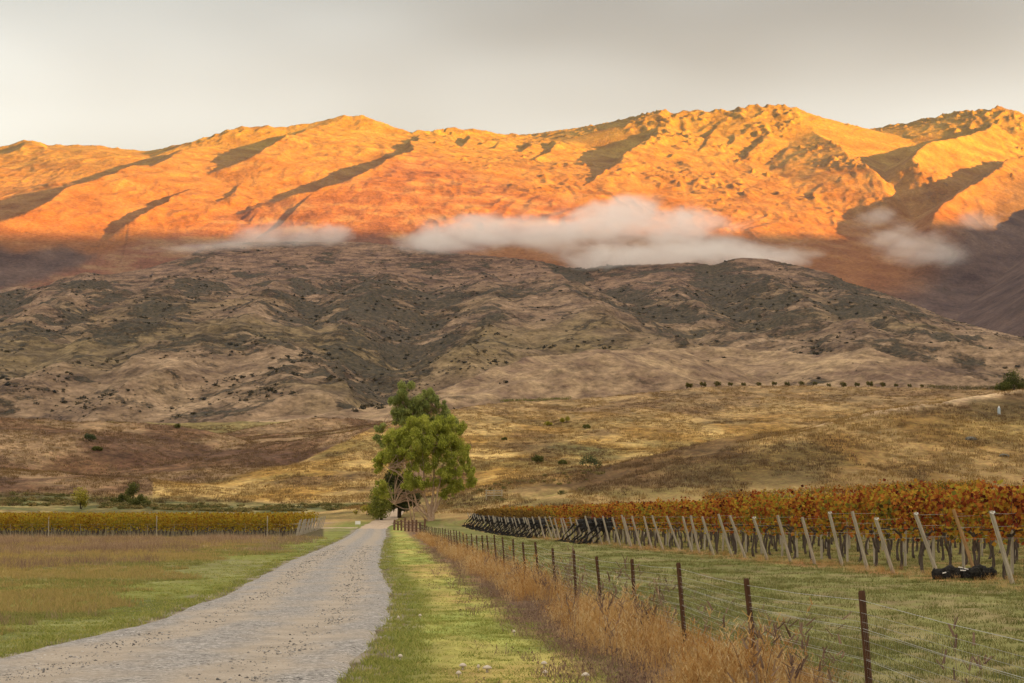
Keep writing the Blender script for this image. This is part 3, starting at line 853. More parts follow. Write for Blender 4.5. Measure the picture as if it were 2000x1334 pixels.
def side_track():
    xs = np.linspace(-21.0, -62, 60); v = np.linspace(0, 1, 8)
    yc = 273 + 0.05 * (xs + 21) + 0.4 * np.sin(xs / 4); hw = 1.9 + 0.3 * fbm(xs / 3, xs * 0, 3)
    X = np.repeat(xs[:, None], 8, 1); Y = yc[:, None] + hw[:, None] * (v[None, :] * 2 - 1)
    Z = ground_h(X, Y, False) - 0.05 + 0.11 * sstep(0, .2, np.minimum(v, 1 - v))[None, :]
    me = np_mesh("farm_track", np.stack([X, Y, Z], -1).reshape(-1, 3), grid_faces(*X.shape), DUST, True)
    tag(link_mesh("farm_track", me), kind='structure')
side_track()
# ------------------------------------------------------------------ scatter: uncountable ground cover, one object each
_src = {}
def source_collection(key, meshes):
    c = bpy.data.collections.new(key)
    for i, me in enumerate(meshes):
        o = bpy.data.objects.new("%s_%02d" % (key, i), me); c.objects.link(o)
    return c

def scatter(name, P, rot, scl, idx, meshes, mat, label=None, cat=None):
    me = bpy.data.meshes.new(name)
    P = np.asarray(P, dtype=np.float32)
    me.vertices.add(len(P)); me.vertices.foreach_set("co", P.ravel())
    a = me.attributes.new("rot", 'FLOAT_VECTOR', 'POINT'); a.data.foreach_set("vector", np.asarray(rot, np.float32).ravel())
    a = me.attributes.new("scl", 'FLOAT_VECTOR', 'POINT'); a.data.foreach_set("vector", np.asarray(scl, np.float32).ravel())
    a = me.attributes.new("idx", 'INT', 'POINT'); a.data.foreach_set("value", np.asarray(idx, np.int32))
    me.materials.append(mat); me.update()
    o = link_mesh(name, me)
    g = bpy.data.node_groups.new(name, 'GeometryNodeTree')
    g.interface.new_socket("Geometry", in_out='INPUT', socket_type='NodeSocketGeometry')
    g.interface.new_socket("Geometry", in_out='OUTPUT', socket_type='NodeSocketGeometry')
    n, l = g.nodes, g.links
    gi = n.new("NodeGroupInput"); go = n.new("NodeGroupOutput")
    ci = n.new("GeometryNodeCollectionInfo"); ci.inputs["Collection"].default_value = source_collection(name + "_kinds", meshes)
    ci.inputs["Separate Children"].default_value = True; ci.inputs["Reset Children"].default_value = True
    ip = n.new("GeometryNodeInstanceOnPoints"); ip.inputs["Pick Instance"].default_value = True
    def na(nm, t):
        x = n.new("GeometryNodeInputNamedAttribute"); x.data_type = t; x.inputs["Name"].default_value = nm; return x.outputs["Attribute"]
    er = n.new("FunctionNodeEulerToRotation"); l.new(na("rot", 'FLOAT_VECTOR'), er.inputs[0])
    l.new(gi.outputs[0], ip.inputs["Points"]); l.new(ci.outputs[0], ip.inputs["Instance"])
    l.new(na("idx", 'INT'), ip.inputs["Instance Index"]); l.new(er.outputs[0], ip.inputs["Rotation"]); l.new(na("scl", 'FLOAT_VECTOR'), ip.inputs["Scale"])
    l.new(ip.outputs[0], go.inputs[0])
    md = o.modifiers.new("scatter", 'NODES'); md.node_group = g
    return tag(o, label, cat, None, 'stuff')

def blades(n, h, spread, width, lean, seed, seg=2, heads=0.0):
    """A tuft of n tapering bent blades of height about h (and seed heads on a share of them)."""
    r = np.random.default_rng(seed); V = []; Fc = []
    for i in range(n):
        a = r.uniform(0, 2 * np.pi); rad = spread * math.sqrt(r.uniform()); bx, by = rad * math.cos(a), rad * math.sin(a)
        hh = h * r.uniform(0.55, 1.1); la = r.uniform(0, 2 * np.pi); le = lean * r.uniform(0.2, 1.2) * hh
        wa = r.uniform(0, np.pi); wx, wy = width * math.cos(wa) / 2, width * math.sin(wa) / 2
        base = len(V)
        for s in range(seg + 1):
            t = s / seg; k = 1 - 0.85 * t
            x = bx + le * t * t * math.cos(la); y = by + le * t * t * math.sin(la); z = hh * t * (1 - 0.15 * t * lean)
            V += [(x - wx * k, y - wy * k, z), (x + wx * k, y + wy * k, z)]
            if s: Fc.append((base + 2 * s - 2, base + 2 * s - 1, base + 2 * s + 1, base + 2 * s))
        if r.uniform() < heads:
            for q in range(5):
                b2 = len(V); t = r.uniform(0.6, 1.0); p = Vector((bx + le * t * t * math.cos(la), by + le * t * t * math.sin(la), hh * t))
                d = Vector((r.uniform(-1, 1), r.uniform(-1, 1), r.uniform(0.5, 1.6))).normalized() * h * 0.10; s_ = Vector((r.uniform(-1, 1), r.uniform(-1, 1), 0)).normalized() * width * 0.9
                V += [tuple(p - s_), tuple(p + s_), tuple(p + d + s_ * .6), tuple(p + d - s_ * .6)]; Fc.append((b2, b2 + 1, b2 + 2, b2 + 3))
    return np.array(V), np.array(Fc)

def leaf_mat(name, stops, trans=0.3, wi=.55):
    t = NT(name)
    oi = t.new("ShaderNodeObjectInfo"); ge = t.new("ShaderNodeNewGeometry")
    v = t.math('ADD', t.math('MULTIPLY', ge.outputs["Random Per Island"], wi), t.math('MULTIPLY', oi.outputs["Random"], 1 - wi))
    return t.leaf(t.ramp(v, stops), trans)

G_GREEN = leaf_mat("short_green_grass", [(0.1, (.15, .19, .04)), (0.5, (.26, .285, .075)), (0.8, (.35, .34, .10)), (0.95, (.44, .37, .15))])
G_OCHRE = leaf_mat("dry_field_grass", [(0.1, (.22, .205, .065)), (0.45, (.36, .28, .105)), (0.75, (.42, .32, .13)), (0.95, (.29, .20, .12))])
G_HEATH = leaf_mat("heath_brown_grass", [(0.1, (.19, .13, .08)), (0.5, (.31, .22, .14)), (0.95, (.42, .33, .22))])
G_OLIVE = leaf_mat("olive_field_grass", [(0.1, (.13, .15, .045)), (0.5, (.23, .235, .075)), (0.95, (.34, .30, .11))])
G_PALE = leaf_mat("dewy_vineyard_grass", [(0.1, (.10, .125, .035)), (0.5, (.17, .175, .06)), (0.9, (.25, .22, .095))])
G_RUST = leaf_mat("rust_dry_weeds", [(0.05, (.24, .12, .045)), (0.28, (.40, .22, .075)), (0.58, (.53, .36, .155)), (0.95, (.62, .50, .30))], .35, .3)
G_DARK = leaf_mat("dead_brown_stalks", [(0.1, (.13, .085, .07)), (0.6, (.24, .165, .12)), (0.95, (.34, .25, .16))])
G_GOLD = leaf_mat("golden_hill_grass", [(0.1, (.15, .09, .035)), (0.5, (.25, .16, .06)), (0.95, (.36, .26, .12))])

G_HILLBROWN = leaf_mat("brown_hill_grass", [(0.1, (.07, .04, .024)), (0.5, (.14, .092, .05)), (0.95, (.25, .18, .10))])
G_HILLMID = leaf_mat("tawny_hill_grass", [(0.1, (.11, .065, .028)), (0.5, (.18, .115, .05)), (0.95, (.29, .21, .11))])

def tuft_set(key, mat, n, args):
    return [np_mesh("%s_tuft_%d" % (key, i), *blades(*args, seed=100 * len(key) + i), mat) for i in range(n)]

def screen_points(n, y0, y1, px0=-60, px1=2060):
    y = y0 * (y1 / y0) ** RNG.random(n); px = RNG.uniform(px0, px1, n)
    return (px - 1000) / F * y, y

def finish(x, y, smin, smax, zoff=-0.01, grow=0.0):
    z = ground_h(x, y) + zoff
    n = len(x); s = RNG.uniform(smin, smax, n) * (1 + grow * np.clip((y - 25) / 60, 0, 3))
    rot = np.stack([np.zeros(n), np.zeros(n), RNG.uniform(0, 6.283, n)], -1)
    return np.stack([x, y, z], -1), rot, np.stack([s, s, s * RNG.uniform(.8, 1.2, n)], -1)

def make_grass():
    # green turf by the road
    x, y = screen_points(52000, 16, 190)
    dl = road_l(y) - x; dr = x - road_r(y); fx = x - fence_x(y)
    n1 = fbm(x / 5, y / 9, 4); n2 = fbm(x / 1.3 + 4, y / 2.6, 3)
    keep = ((dl > -0.12) & (dl + 2.2 * n1 < 5.5)) | ((dr > -0.12) & (fx < -1.0 - 0.35 * n1))
    keep &= RNG.random(len(x)) < (0.35 + 0.65 * sstep(-.2, .3, n1 + 0.6 * n2) + 0.9 * (np.minimum(np.abs(dl), np.abs(dr)) < 0.6))
    P, r_, s = finish(x[keep], y[keep], .7, 1.25, grow=0.35)
    low = 0.55 + 0.45 * sstep(0.9, 0.0, np.minimum(np.abs(dl[keep]), np.abs(dr[keep])))
    s[:, 2] *= low
    scatter("turf_grass", P, r_, s, RNG.integers(0, 5, len(P)), tuft_set("turf", G_GREEN, 5, (16, .085, .13, .012, 0.9)), G_GREEN)
    # dry field grass on the left: straw, heath brown and olive in patches
    x, y = screen_points(52000, 14, 186, -420, 800)
    dl = road_l(y) - x; n1 = fbm(x / 5, y / 9, 4); n3 = fbm(x / 7 + 8, y / 13, 4); n4 = fbm(x / 16 + 2, y / 9 + 5, 3)
    keep = (dl + 2.0 * n1 > 2.5) & (RNG.random(len(x)) < 0.8)
    P, r_, s = finish(x[keep], y[keep], .7, 1.3, grow=0.5)
    y, dl, n3, n4 = y[keep], dl[keep], n3[keep], n4[keep]; rn = RNG.normal(0, .12, len(y))
    heath = (n3 + .7 * sstep(70, 150, y) + rn > .72); green = ((n4 - .5 * sstep(5, 14, dl) + rn) > .12) & ~heath
    idx = np.where(heath, 3, np.where(green, 6, 0)) + RNG.integers(0, 3, len(y))
    s[:, 2] *= np.where(heath, 1.35, np.where(green, .75, 1.0))
    ts = tuft_set("dryfield", G_OCHRE, 3, (13, .13, .16, .012, 0.7)) + tuft_set("heathfield", G_HEATH, 3, (13, .15, .16, .012, 0.6)) + tuft_set("olivefield", G_OLIVE, 3, (14, .11, .15, .012, 0.9))
    scatter("dry_field_grass", P, r_, s, idx, ts, G_OCHRE)
    x, y = screen_points(6500, 50, 185, -360, 640)
    n1 = fbm(x / 9 + 3, y / 14, 3); dl = road_l(y) - x
    keep = (dl > 6 + 5 * fbm(x / 7, y / 11, 3)) & (n1 > 0.0)
    P, r_, s = finish(x[keep], y[keep], .5, 1.2, grow=0.2)
    scatter("heath_stalks", P, r_, s, RNG.integers(0, 4, len(P)), tuft_set("heath", G_DARK, 4, (10, .30, .25, .014, 0.5, )), G_DARK)
    # paddock between the fence and the vines
    x, y = screen_points(40000, 12, 200, 780, 2300)
    fx = x - fence_x(y); off = x - rowend_x(y); n1 = fbm(x / 5, y / 9, 4)
    keep = (fx > 0.7) & (RNG.random(len(x)) < (0.35 + 0.6 * sstep(-.2, .3, n1)))
    P, r_, s = finish(x[keep], y[keep], .7, 1.3, grow=0.4)
    scatter("paddock_grass", P, r_, s, RNG.integers(0, 5, len(P)), tuft_set("paddock", G_PALE, 5, (14, .075, .14, .012, 0.9)), G_PALE)
    # rusty weeds along the fence, thick near its foot, ragged at the sides
    n = 4200
    y = 9 * (205 / 9.0) ** RNG.random(n); o = RNG.normal(-0.2, 0.46, n)
    x = fence_x(y) + o
    n1 = fbm(x / 2.0, y / 3.5, 3); keep = (o > -1.05) & (o < 1.15) & (RNG.random(n) < (0.12 + 0.9 * sstep(-.25, .35, n1)) * (.35 + .65 * sstep(-1.3, -.6, o)))
    x, y, o = x[keep], y[keep], o[keep]
    P, r_, s = finish(x, y, .65, 1.15)
    s *= (0.55 + 0.55 * np.exp(-((o + 0.35) / 0.55) ** 2))[:, None] * np.clip(1 + 0.55 * fbm(x / 1.6, y / 3.2, 3), .45, 1.6)[:, None]
    s[:, :2] *= 1.0 + 0.5 * np.clip(y[:, None] / 80, 0, 1)
    meshes = [np_mesh("weed_tuft_%d" % i, *blades(46, .36, .24, .0042, .6, 40 + i, 3, .5), G_RUST) for i in range(6)] + \
             [np_mesh("weed_tuft_%d" % (6 + i), *blades(14, .52, .16, .0046, .32, 60 + i, 3, .9), G_RUST) for i in range(3)]
    scatter("dry_weeds", P, r_, s, RNG.integers(0, 9, len(P)), meshes, G_RUST)
    # low dark dead stalks in the litter beneath
    n = 1500
    y = 9 * (120 / 9.0) ** RNG.random(n); x = fence_x(y) + RNG.normal(-0.7, 0.6, n)
    P, r_, s = finish(x, y, .5, 1.0)
    scatter("dead_stalks", P, r_, s, RNG.integers(0, 4, n), [np_mesh("dead_tuft_%d" % i, *blades(16, .22, .20, .012, 1.2, 80 + i, 2, .3), G_DARK) for i in range(4)], G_DARK)
    # taller dead docks standing here and there among the weeds
    n = 70
    y = 13 * (120 / 13.0) ** RNG.random(n); x = fence_x(y) + RNG.normal(-0.15, 0.4, n)
    P, r_, s = finish(x, y, .7, 1.25)
    scatter("dock_stalks", P, r_, s, RNG.integers(0, 3, n), [np_mesh("dock_tuft_%d" % i, *blades(7, .80, .10, .010, .35, 95 + i, 3, 1.0), G_DARK) for i in range(3)], G_DARK)
    # rust weeds at the feet of the row end posts
    n = 520
    y = 46 * (260 / 46.0) ** RNG.random(n); x = rowend_x(y) + RNG.normal(-0.3, 0.7, n)
    P, r_, s = finish(x, y, .3, .75)
    scatter("row_end_weeds", P, r_, s, RNG.integers(0, 6, n), meshes[:6], G_RUST)
    # grass on the near hills
    y = RNG.uniform(300, 900, 80000); px = RNG.uniform(-80, 2080, 80000); x = (px - 1000) / F * y
    keep = (fbm(x / 12, y / 30, 3) > -0.25) & ((y > 405) | (ground_h(x, y, False) > np.interp(y, [300, 350, 400, 430], [1.0, 2.2, 3.9, 4.7]) + 1.2))
    P, r_, s = finish(x[keep], y[keep], .7, 1.5, zoff=-0.05)
    cv = ground_cover(P[:, 0].astype(float), P[:, 1].astype(float), P[:, 2].astype(float))[:, 0]
    zone = np.where(cv < .185, 0, np.where(cv < .235, 1, 2))
    meshes = [np_mesh("hill_tuft_%d" % i, *blades(14, .55, .7, .06, .7, 140 + i, 2, 0), (G_HILLBROWN, G_HILLMID, G_GOLD)[i // 3]) for i in range(9)]
    scatter("hill_grass", P, r_, s, zone * 3 + RNG.integers(0, 3, len(P)), meshes, G_GOLD)

def make_stones():
    t = NT("grey_road_stones"); oi = t.new("ShaderNodeObjectInfo")
    m = t.surf(t.ramp(oi.outputs["Random"], [(0.0, (.09, .088, .088)), (0.3, (.18, .174, .168)), (0.7, (.30, .288, .275)), (1.0, (.48, .46, .44))]), 0.85, None, 0.25)
    meshes = []
    for i in range(6):
        bm = bmesh.new(); bmesh.ops.create_icosphere(bm, subdivisions=1, radius=0.5)
        r = random.Random(i)
        for v in bm.verts: v.co = Vector((v.co.x * (1 + r.uniform(-.25, .25)), v.co.y * (.8 + r.uniform(-.2, .2)), v.co.z * (.6 + r.uniform(-.15, .15))))
        me = bpy.data.meshes.new("stone_%d" % i); bm.to_mesh(me); bm.free(); me.materials.append(m); meshes.append(me)
    y = 15 * (130 / 15.0) ** RNG.random(42000); u = RNG.beta(1.1, 1.1, 42000)
    x = road_l(y) + 0.1 + (road_r(y) - road_l(y) - 0.2) * u
    w = np.exp(-((np.abs(u - 0.5) - 0.22) / 0.11) ** 2)
    keep = RNG.random(len(x)) < (1 - 0.65 * w) * (0.4 + 0.6 * sstep(-.3, .3, fbm(x / 1.5, y / 4, 3)))
    x, y, u = x[keep], y[keep], u[keep]
    edge = np.minimum(u, 1 - u)
    z = ground_h(x, y, False) - 0.07 + 0.10 * sstep(0, .07, edge) + 0.004
    s = (0.018 + 0.040 * RNG.random(len(x)) ** 4) * (1 + np.clip((y - 30) / 90, 0, 0.8))
    n = len(x)
    scatter("loose_gravel", np.stack([x, y, z], -1), RNG.uniform(-.4, 6.28, (n, 3)) * np.array([.1, .1, 1]), np.stack([s, s, s * .8], -1), RNG.integers(0, 6, n), meshes, m)

def leaf_cards(C, Rr, n, L, W, rng, droop=0.35, hollow=0.45):
    """n leaf cards spread through ellipsoid clumps C (k,3) with radii Rr (k,3): vertices, faces, clump of each card."""
    C = np.asarray(C, float); Rr = np.asarray(Rr, float)
    if Rr.ndim == 1: Rr = np.repeat(Rr[:, None], 3, 1)
    wt = (Rr.prod(1)) ** (2 / 3.0); k = rng.choice(len(C), n, p=wt / wt.sum())
    d = rng.normal(size=(n, 3)); d /= np.linalg.norm(d, axis=1)[:, None]
    rad = hollow + (1 - hollow) * rng.random(n) ** 0.7
    rad = np.where(rng.random(n) < 0.12, rad * 1.15, rad)
    P = C[k] + d * Rr[k] * rad[:, None]
    ax = rng.normal(size=(n, 3)); ax[:, 2] -= droop * 2.5; ax /= np.linalg.norm(ax, axis=1)[:, None]
    w = np.cross(ax, d + 0.6 * rng.normal(size=(n, 3))); w /= (np.linalg.norm(w, axis=1)[:, None] + 1e-6)
    ln = (L * rng.uniform(.6, 1.25, n))[:, None]; wd = (W * rng.uniform(.7, 1.2, n))[:, None]
    a = P - ax * ln / 2; b = P + w * wd / 2 - ax * ln * .05; c = P + ax * ln / 2; e = P - w * wd / 2 - ax * ln * .05
    V = np.stack([a, b, c, e], 1).reshape(-1, 3)
    return V, np.arange(4 * n).reshape(-1, 4), k

def foliage_mat(name, stops, trans=0.3):
    t = NT(name); ge = t.new("ShaderNodeNewGeometry")
    v = t.math('ADD', t.math('MULTIPLY', ge.outputs["Random Per Island"], 0.6), t.math('MULTIPLY', t.attr("clump"), 0.4))
    return t.leaf(t.ramp(v, stops), trans)

def crown_mesh(name, C, Rr, n, L, W, mat, seed, droop=0.35, hollow=0.45):
    rng = np.random.default_rng(seed)
    V, Fc, k = leaf_cards(C, Rr, n, L, W, rng, droop, hollow)
    me = np_mesh(name, V, Fc, mat)
    cl = rng.random(len(C))[k]
    add_attr(me, "clump", np.repeat(cl, 4))
    return me

def ground_spot(px, Y):
    x = (px - 1000) / F * Y
    return x, gz(x, Y)

BARK = None
def bark_mat(name, a, b, sc=(6, 6, 1.2)):
    t = NT(name); co = t.new("ShaderNodeTexCoord").outputs["Object"]
    n = t.noise(3.0, 5, 0.6, co, sc)
    return t.surf(t.ramp(n, [(0.35, a), (0.65, b)]), 0.85, t.bump(n, 0.5, 0.03), 0.15)

def eucalypts():
    bark = bark_mat("pale_smooth_bark", (.30, .19, .12), (.56, .43, .32))
    leaf1 = foliage_mat("bright_gum_leaves", [(0.08, (.17, .20, .034)), (0.4, (.34, .38, .065)), (0.7, (.47, .49, .095)), (0.95, (.56, .56, .15))], .48)
    leaf2 = foliage_mat("dull_gum_leaves", [(0.08, (.12, .155, .05)), (0.45, (.26, .31, .095)), (0.95, (.44, .47, .16))], .46)
    # the crop they were measured in: 3.923 units per photograph pixel from (650, 720)
    def m(cx, cy, Y): return at(650 + cx / 3.923, 720 + cy / 3.923, Y)
    def build(Y, base, clumps, stems, leaf, label, seed, n, twigs):
        bx, _, _ = m(*base, Y); bz = gz(bx, Y)
        root = empty("eucalyptus_tree", (bx, Y, bz))
        u = Y / F / 3.923; r = random.Random(seed)
        o = Vector((bx, Y, bz))
        C = []; Rr = []; r = random.Random(seed)
        for cx, cy, rr, dz in clumps:
            p = Vector(m(cx, cy, Y)) - o; p.y += dz
            for q in range(9):
                f = r.uniform(.26, .5); R0 = rr * u * 1.22
                C.append((p.x + r.uniform(-.62, .62) * R0, p.y + r.uniform(-.6, .6) * R0, p.z + r.uniform(-.55, .55) * R0)); Rr.append((R0 * f, R0 * f, R0 * f * r.uniform(.8, 1.25)))
        link_mesh("crown", crown_mesh("crown", C, np.array(Rr), n, .42, .12, leaf, seed, .6, .05), root)
        mb = MB()
        for pts in stems:
            P = []
            for i, (cx, cy, rad, dz) in enumerate(pts):
                p = Vector(m(cx, cy, Y)) - o; p.y += dz
                if i == 0: p.z = min(p.z, 0.0) - 0.1
                P.append((p, rad))
            # round the bends
            Q = []
            for (a, ra), (b, rb) in zip(P[:-1], P[1:]):
                for k in range(3):
                    t = k / 3; Q.append((a.lerp(b, t) + Vector((r.uniform(-.06, .06), r.uniform(-.06, .06), 0)) * (1 if k else 0), ra + (rb - ra) * t))
            Q.append(P[-1])
            mb.tube([q[0] for q in Q], [q[1] for q in Q], 7)
        mb.build("trunk", bark, root, True)
        tw = MB()
        for i in range(twigs):
            pts = r.choice(stems); a = pts[-1]; p = Vector(m(a[0], a[1], Y)) - o; p.y += a[3]
            c = Vector(r.choice(C)); q = p.lerp(c, min(1, 3.2 / max((c - p).length, .1)))
            tw.tube([p, p.lerp(q, .5) + Vector((0, 0, .25)), q], [.06, .04, .02], 4, False)
        tw.build("twig", bark, root, True)["kind"] = "stuff"
        tag(root, label, "tree")
        return root
    front = [(520,510,105,0),(450,560,80,.5),(650,430,75,0),(760,420,85,-.5),(850,430,80,0),(930,520,90,.5),(960,470,60,1),(700,520,90,-1.5),(440,640,80,0),(390,700,60,0),(350,690,50,.5),(350,760,45,.5),(365,905,50,.8),(345,940,36,.8),(385,960,40,.9),(480,760,55,.5),(840,960,45,.8),(930,950,40,.6),
             (560,640,80,-1.5),(680,620,75,-2),(790,600,85,-2),(880,580,75,-1),(620,850,75,-2.5),(700,890,60,-2.5),(580,900,45,-2.5),(1000,620,55,0),(1015,700,55,0),(1040,780,55,.3),(1062,850,45,.3),(1055,900,35,.3),
             (890,690,65,-1),(930,770,60,-.5),(850,800,65,-1.5),(740,740,70,-1),(950,880,55,0),(900,910,50,.2),(620,740,60,-1.5),(500,680,60,.5),(790,860,50,.5),(860,880,50,1),(820,500,80,1.2),(600,470,70,1.5),(740,600,90,2.2),(600,600,90,2.2),(880,650,80,2)]
    fstems = [
        [(745,1195,.42,0),(740,1130,.30,0),(700,1110,.20,-.2),(640,1040,.16,-.5),(610,900,.11,-.9),(560,830,.07,-1),(500,740,.04,-1)],
        [(750,1190,.40,0),(745,1100,.26,.1),(720,1010,.19,0),(660,930,.13,-.6),(600,800,.08,-.8),(540,680,.04,-.8)],
        [(752,1190,.40,.1),(752,1080,.26,.2),(770,960,.18,.2),(775,800,.12,.1),(770,660,.07,0),(765,500,.03,0)],
        [(755,1190,.36,.1),(765,1110,.24,-.1),(790,1010,.17,-.3),(815,900,.12,-.4),(840,760,.07,-.3),(880,620,.04,-.2)],
        [(745,1190,.34,-.1),(735,1090,.22,-.3),(705,980,.14,-.7),(700,820,.10,-.9),(690,640,.05,-.9),(660,500,.03,-.6)],
        [(755,1190,.30,.2),(775,1100,.19,.5),(830,990,.12,.9),(900,900,.07,.9),(960,800,.03,.7)],
        [(740,1150,.18,.2),(690,1060,.12,.5),(560,985,.08,.8),(470,955,.04,.9)],
        [(725,1120,.12,.3),(640,1075,.08,.6),(540,1075,.05,.7),(470,1040,.03,.6)],
        [(610,920,.10,-.9),(545,850,.07,-.8),(510,790,.05,-.7),(430,765,.03,-.5)],
        [(625,1195,.13,.4),(622,1120,.10,.4),(612,1040,.07,.4),(600,960,.04,.3)],
    ]
    build(300, (750, 1190), front, fstems, leaf1, "bright green eucalyptus with pale fanned stems, the nearer of the two by the road end", 3, 80000, 200)
    back = [(570,165,60,0),(500,225,65,0),(620,235,80,0),(720,200,55,0),(765,265,70,0),(820,290,48,0),(530,310,70,0),(620,330,90,1),(740,340,75,0),(850,345,55,0),(900,400,60,0),(925,440,50,0),(500,390,50,0),(600,400,80,1),(720,420,90,2),(820,440,90,2),(620,500,90,2),
            (360,455,42,0),(350,520,40,0),(370,570,38,0),(540,250,60,0),(680,280,70,-.5),(570,370,60,-1),(470,340,35,0)]
    bst = [[(640,1150,.5,0),(640,900,.4,0),(640,650,.3,0),(620,450,.18,0),(600,260,.06,0)], [(642,850,.3,0),(720,560,.2,0),(790,380,.12,0),(820,310,.05,0)], [(638,800,.22,0),(520,620,.14,0),(400,540,.07,0),(360,470,.04,0)], [(640,600,.2,0),(560,400,.12,0),(510,260,.05,0)],[(640,560,.2,0),(720,380,.1,0),(725,230,.05,0)]]
    build(330, (640, 1140), back, bst, leaf2, "taller dull green eucalyptus standing behind the bright one", 5, 52000, 90)

def dark_conifer():
    leaf = foliage_mat("dark_conifer_needles", [(0.1, (.035, .045, .02)), (0.6, (.085, .095, .038)), (0.95, (.16, .16, .06))], .35)
    Y = 318
    def m(cx, cy): return at(650 + cx / 3.923, 720 + cy / 3.923, Y)
    x, _, _ = m(510, 1120); z = gz(x, Y); o = Vector((x, Y, z))
    root = empty("dark_conifer", tuple(o)); u = Y / F / 3.923
    cl = [(420,900,60),(430,980,60),(440,1050,60),(470,850,85),(450,790,60),(520,900,95),(480,960,95),(560,980,90),(470,1040,70),(540,1040,64),(590,1010,56),(560,860,70),(640,1000,70),(560,1020,50)]
    r = random.Random(4); C = []; Rr = []
    for cx, cy, rr in cl:
        p = Vector(m(cx, cy)) - o
        for q in range(4):
            C.append((p.x + r.uniform(-.5, .5) * rr * u, r.uniform(-.8, .8) * rr * u, max(.3, p.z + r.uniform(-.5, .5) * rr * u))); Rr.append(rr * u * r.uniform(.45, .7))
    link_mesh("crown", crown_mesh("crown", C, np.array(Rr), 13000, .4, .16, leaf, 8, .2, .25), root)
    mb = MB(); mb.tube([(0, 0, -.2), (0, 0, 2.5), (-.3, 0, 6)], [.35, .28, .1], 7); mb.build("trunk", bark_mat("dark_bark", (.04, .03, .022), (.09, .065, .05)), root, True)
    tag(root, "dark dense conifer behind the eucalyptus stems at the road end", "tree")

def bush(name, px, Y, w, h, stops, label, cat="shrub", group=None, n=900, L=.22, W=.12, seed=1, base_py=None, droop=.1):
    x, z = ground_spot(px, Y)
    root = empty(name, (x, Y, z)); r = random.Random(seed)
    C = []; Rr = []
    k = max(5, int(6 * w / max(h, .3)))
    for i in range(k):
        a = r.uniform(-1, 1); hh = h * (1 - .5 * a * a)
        C.append((a * w * .42, r.uniform(-.35, .35) * w, hh * r.uniform(.3, .72))); q = hh * r.uniform(.25, .42)
        Rr.append((q * min(1.6, max(1, w / h * .5)), q, q))
    key = tuple(map(tuple, [s[1] for s in stops]))
    if key not in _src: _src[key] = foliage_mat(name + "_leaves", stops, .25)
    link_mesh("foliage", crown_mesh("foliage", C, Rr, n, L, W, _src[key], seed, droop, .2), root)
    mb = MB()
    for i in range(4):
        c = Vector(r.choice(C)); mb.tube([(c.x * .15, c.y * .15, -.1), (c.x * .5, c.y * .5, c.z * .5), tuple(c)], [h * .022 + .01, h * .016 + .006, .008], 5)
    if "dark_bark" not in bpy.data.materials: bark_mat("dark_bark", (.04, .03, .022), (.09, .065, .05))
    mb.build("stem", bpy.data.materials["dark_bark"], root, True)
    return tag(root, label, cat, group)

make_grass()
make_stones()
eucalypts()
dark_conifer()
OL = [(0.1, (.05, .062, .02)), (0.5, (.11, .12, .035)), (0.95, (.19, .18, .06))]
YG = [(0.1, (.16, .16, .02)), (0.5, (.30, .27, .04)), (0.95, (.42, .36, .08))]
BG = [(0.1, (.035, .055, .028)), (0.5, (.07, .095, .045)), (0.95, (.13, .15, .07))]
# nearest ground on each sight line, so that a plant seen at a pixel stands on the slope there
def hit(px, py, y0=200.0, y1=1000.0):
    ys = np.linspace(y0, y1, 1600); xs = (px - 1000) / F * ys
    g = ground_h(xs, ys, False); line = EYE + (1015 - py) / F * ys
    k = np.argmax(g >= line)
    return float(ys[k]) if g[k] >= line[k] else float(y1 * .6)

bush("poplar_sapling", 160, hit(160, 994), 1.6, 4.2, YG, "small yellow green sapling standing alone at the foot of the brown hill", "tree", None, 1200, .28, .2, 2)
for px, py, w, h, lab in ((238, 985, 4.0, 2.2, "low olive shrub, outermost of three beside the sapling"), (262, 978, 3.6, 3.6, "tallest of three olive shrubs at the foot of the brown hill"), (272, 992, 5.0, 2.6, "broad olive shrub in front of the tallest one at the hill foot")):
    bush("hillside_shrub", px, hit(px, py), w, h, OL, lab, "shrub", "shrubs at the foot of the brown hill", 1500, .3, .2, px)
for px, py, w, h, st, lab in ((1050, 906, 3.4, 2.6, OL, "round olive bush on the golden slope, first to the right of the eucalyptus"), (1098, 909, 2.2, 1.6, OL, "little olive bush between two larger ones on the golden slope"),
        (1152, 914, 6.2, 3.4, BG, "largest dark green bush on the golden slope in a green damp patch"), (1105, 826, 4.5, 2.6, YG, "yellowish bush high on the golden slope"), (1145, 838, 3.2, 1.8, OL, "small bush high on the golden slope beside the yellowish one"),
        (1070, 832, 3.4, 1.6, YG, "faint yellowish bush on the upper golden slope nearest the eucalyptus"), (985, 860, 2.0, .9, OL, "tiny olive bush on the slope just right of the eucalyptus crown"), (175, 862, 5.0, 2.4, BG, "grey green bush halfway up the brown hill"), (190, 882, 3.6, 1.6, OL, "olive bush below the grey green one on the brown hill"), (345, 838, 3.4, 2.0, OL, "olive bush near the crest of the brown hill")):
    bush("hillside_shrub", px, hit(px, py), w, h, st, lab, "shrub", "shrubs on the near hills", 1300, .3, .18, px)
bush("roadside_shrub", 746, 312, 1.1, 6.8, [(0.1, (.10, .13, .03)), (0.5, (.21, .24, .05)), (0.95, (.36, .36, .10))], "upright light green shrub on the road side of the dark conifer", "shrub", None, 4500, .36, .16, 12)
bush("roadside_shrub", 716, 330, 4.0, 2.0, YG, "low yellow green bush on the verge above the white notice board", "shrub", None, 900, .3, .2, 15)

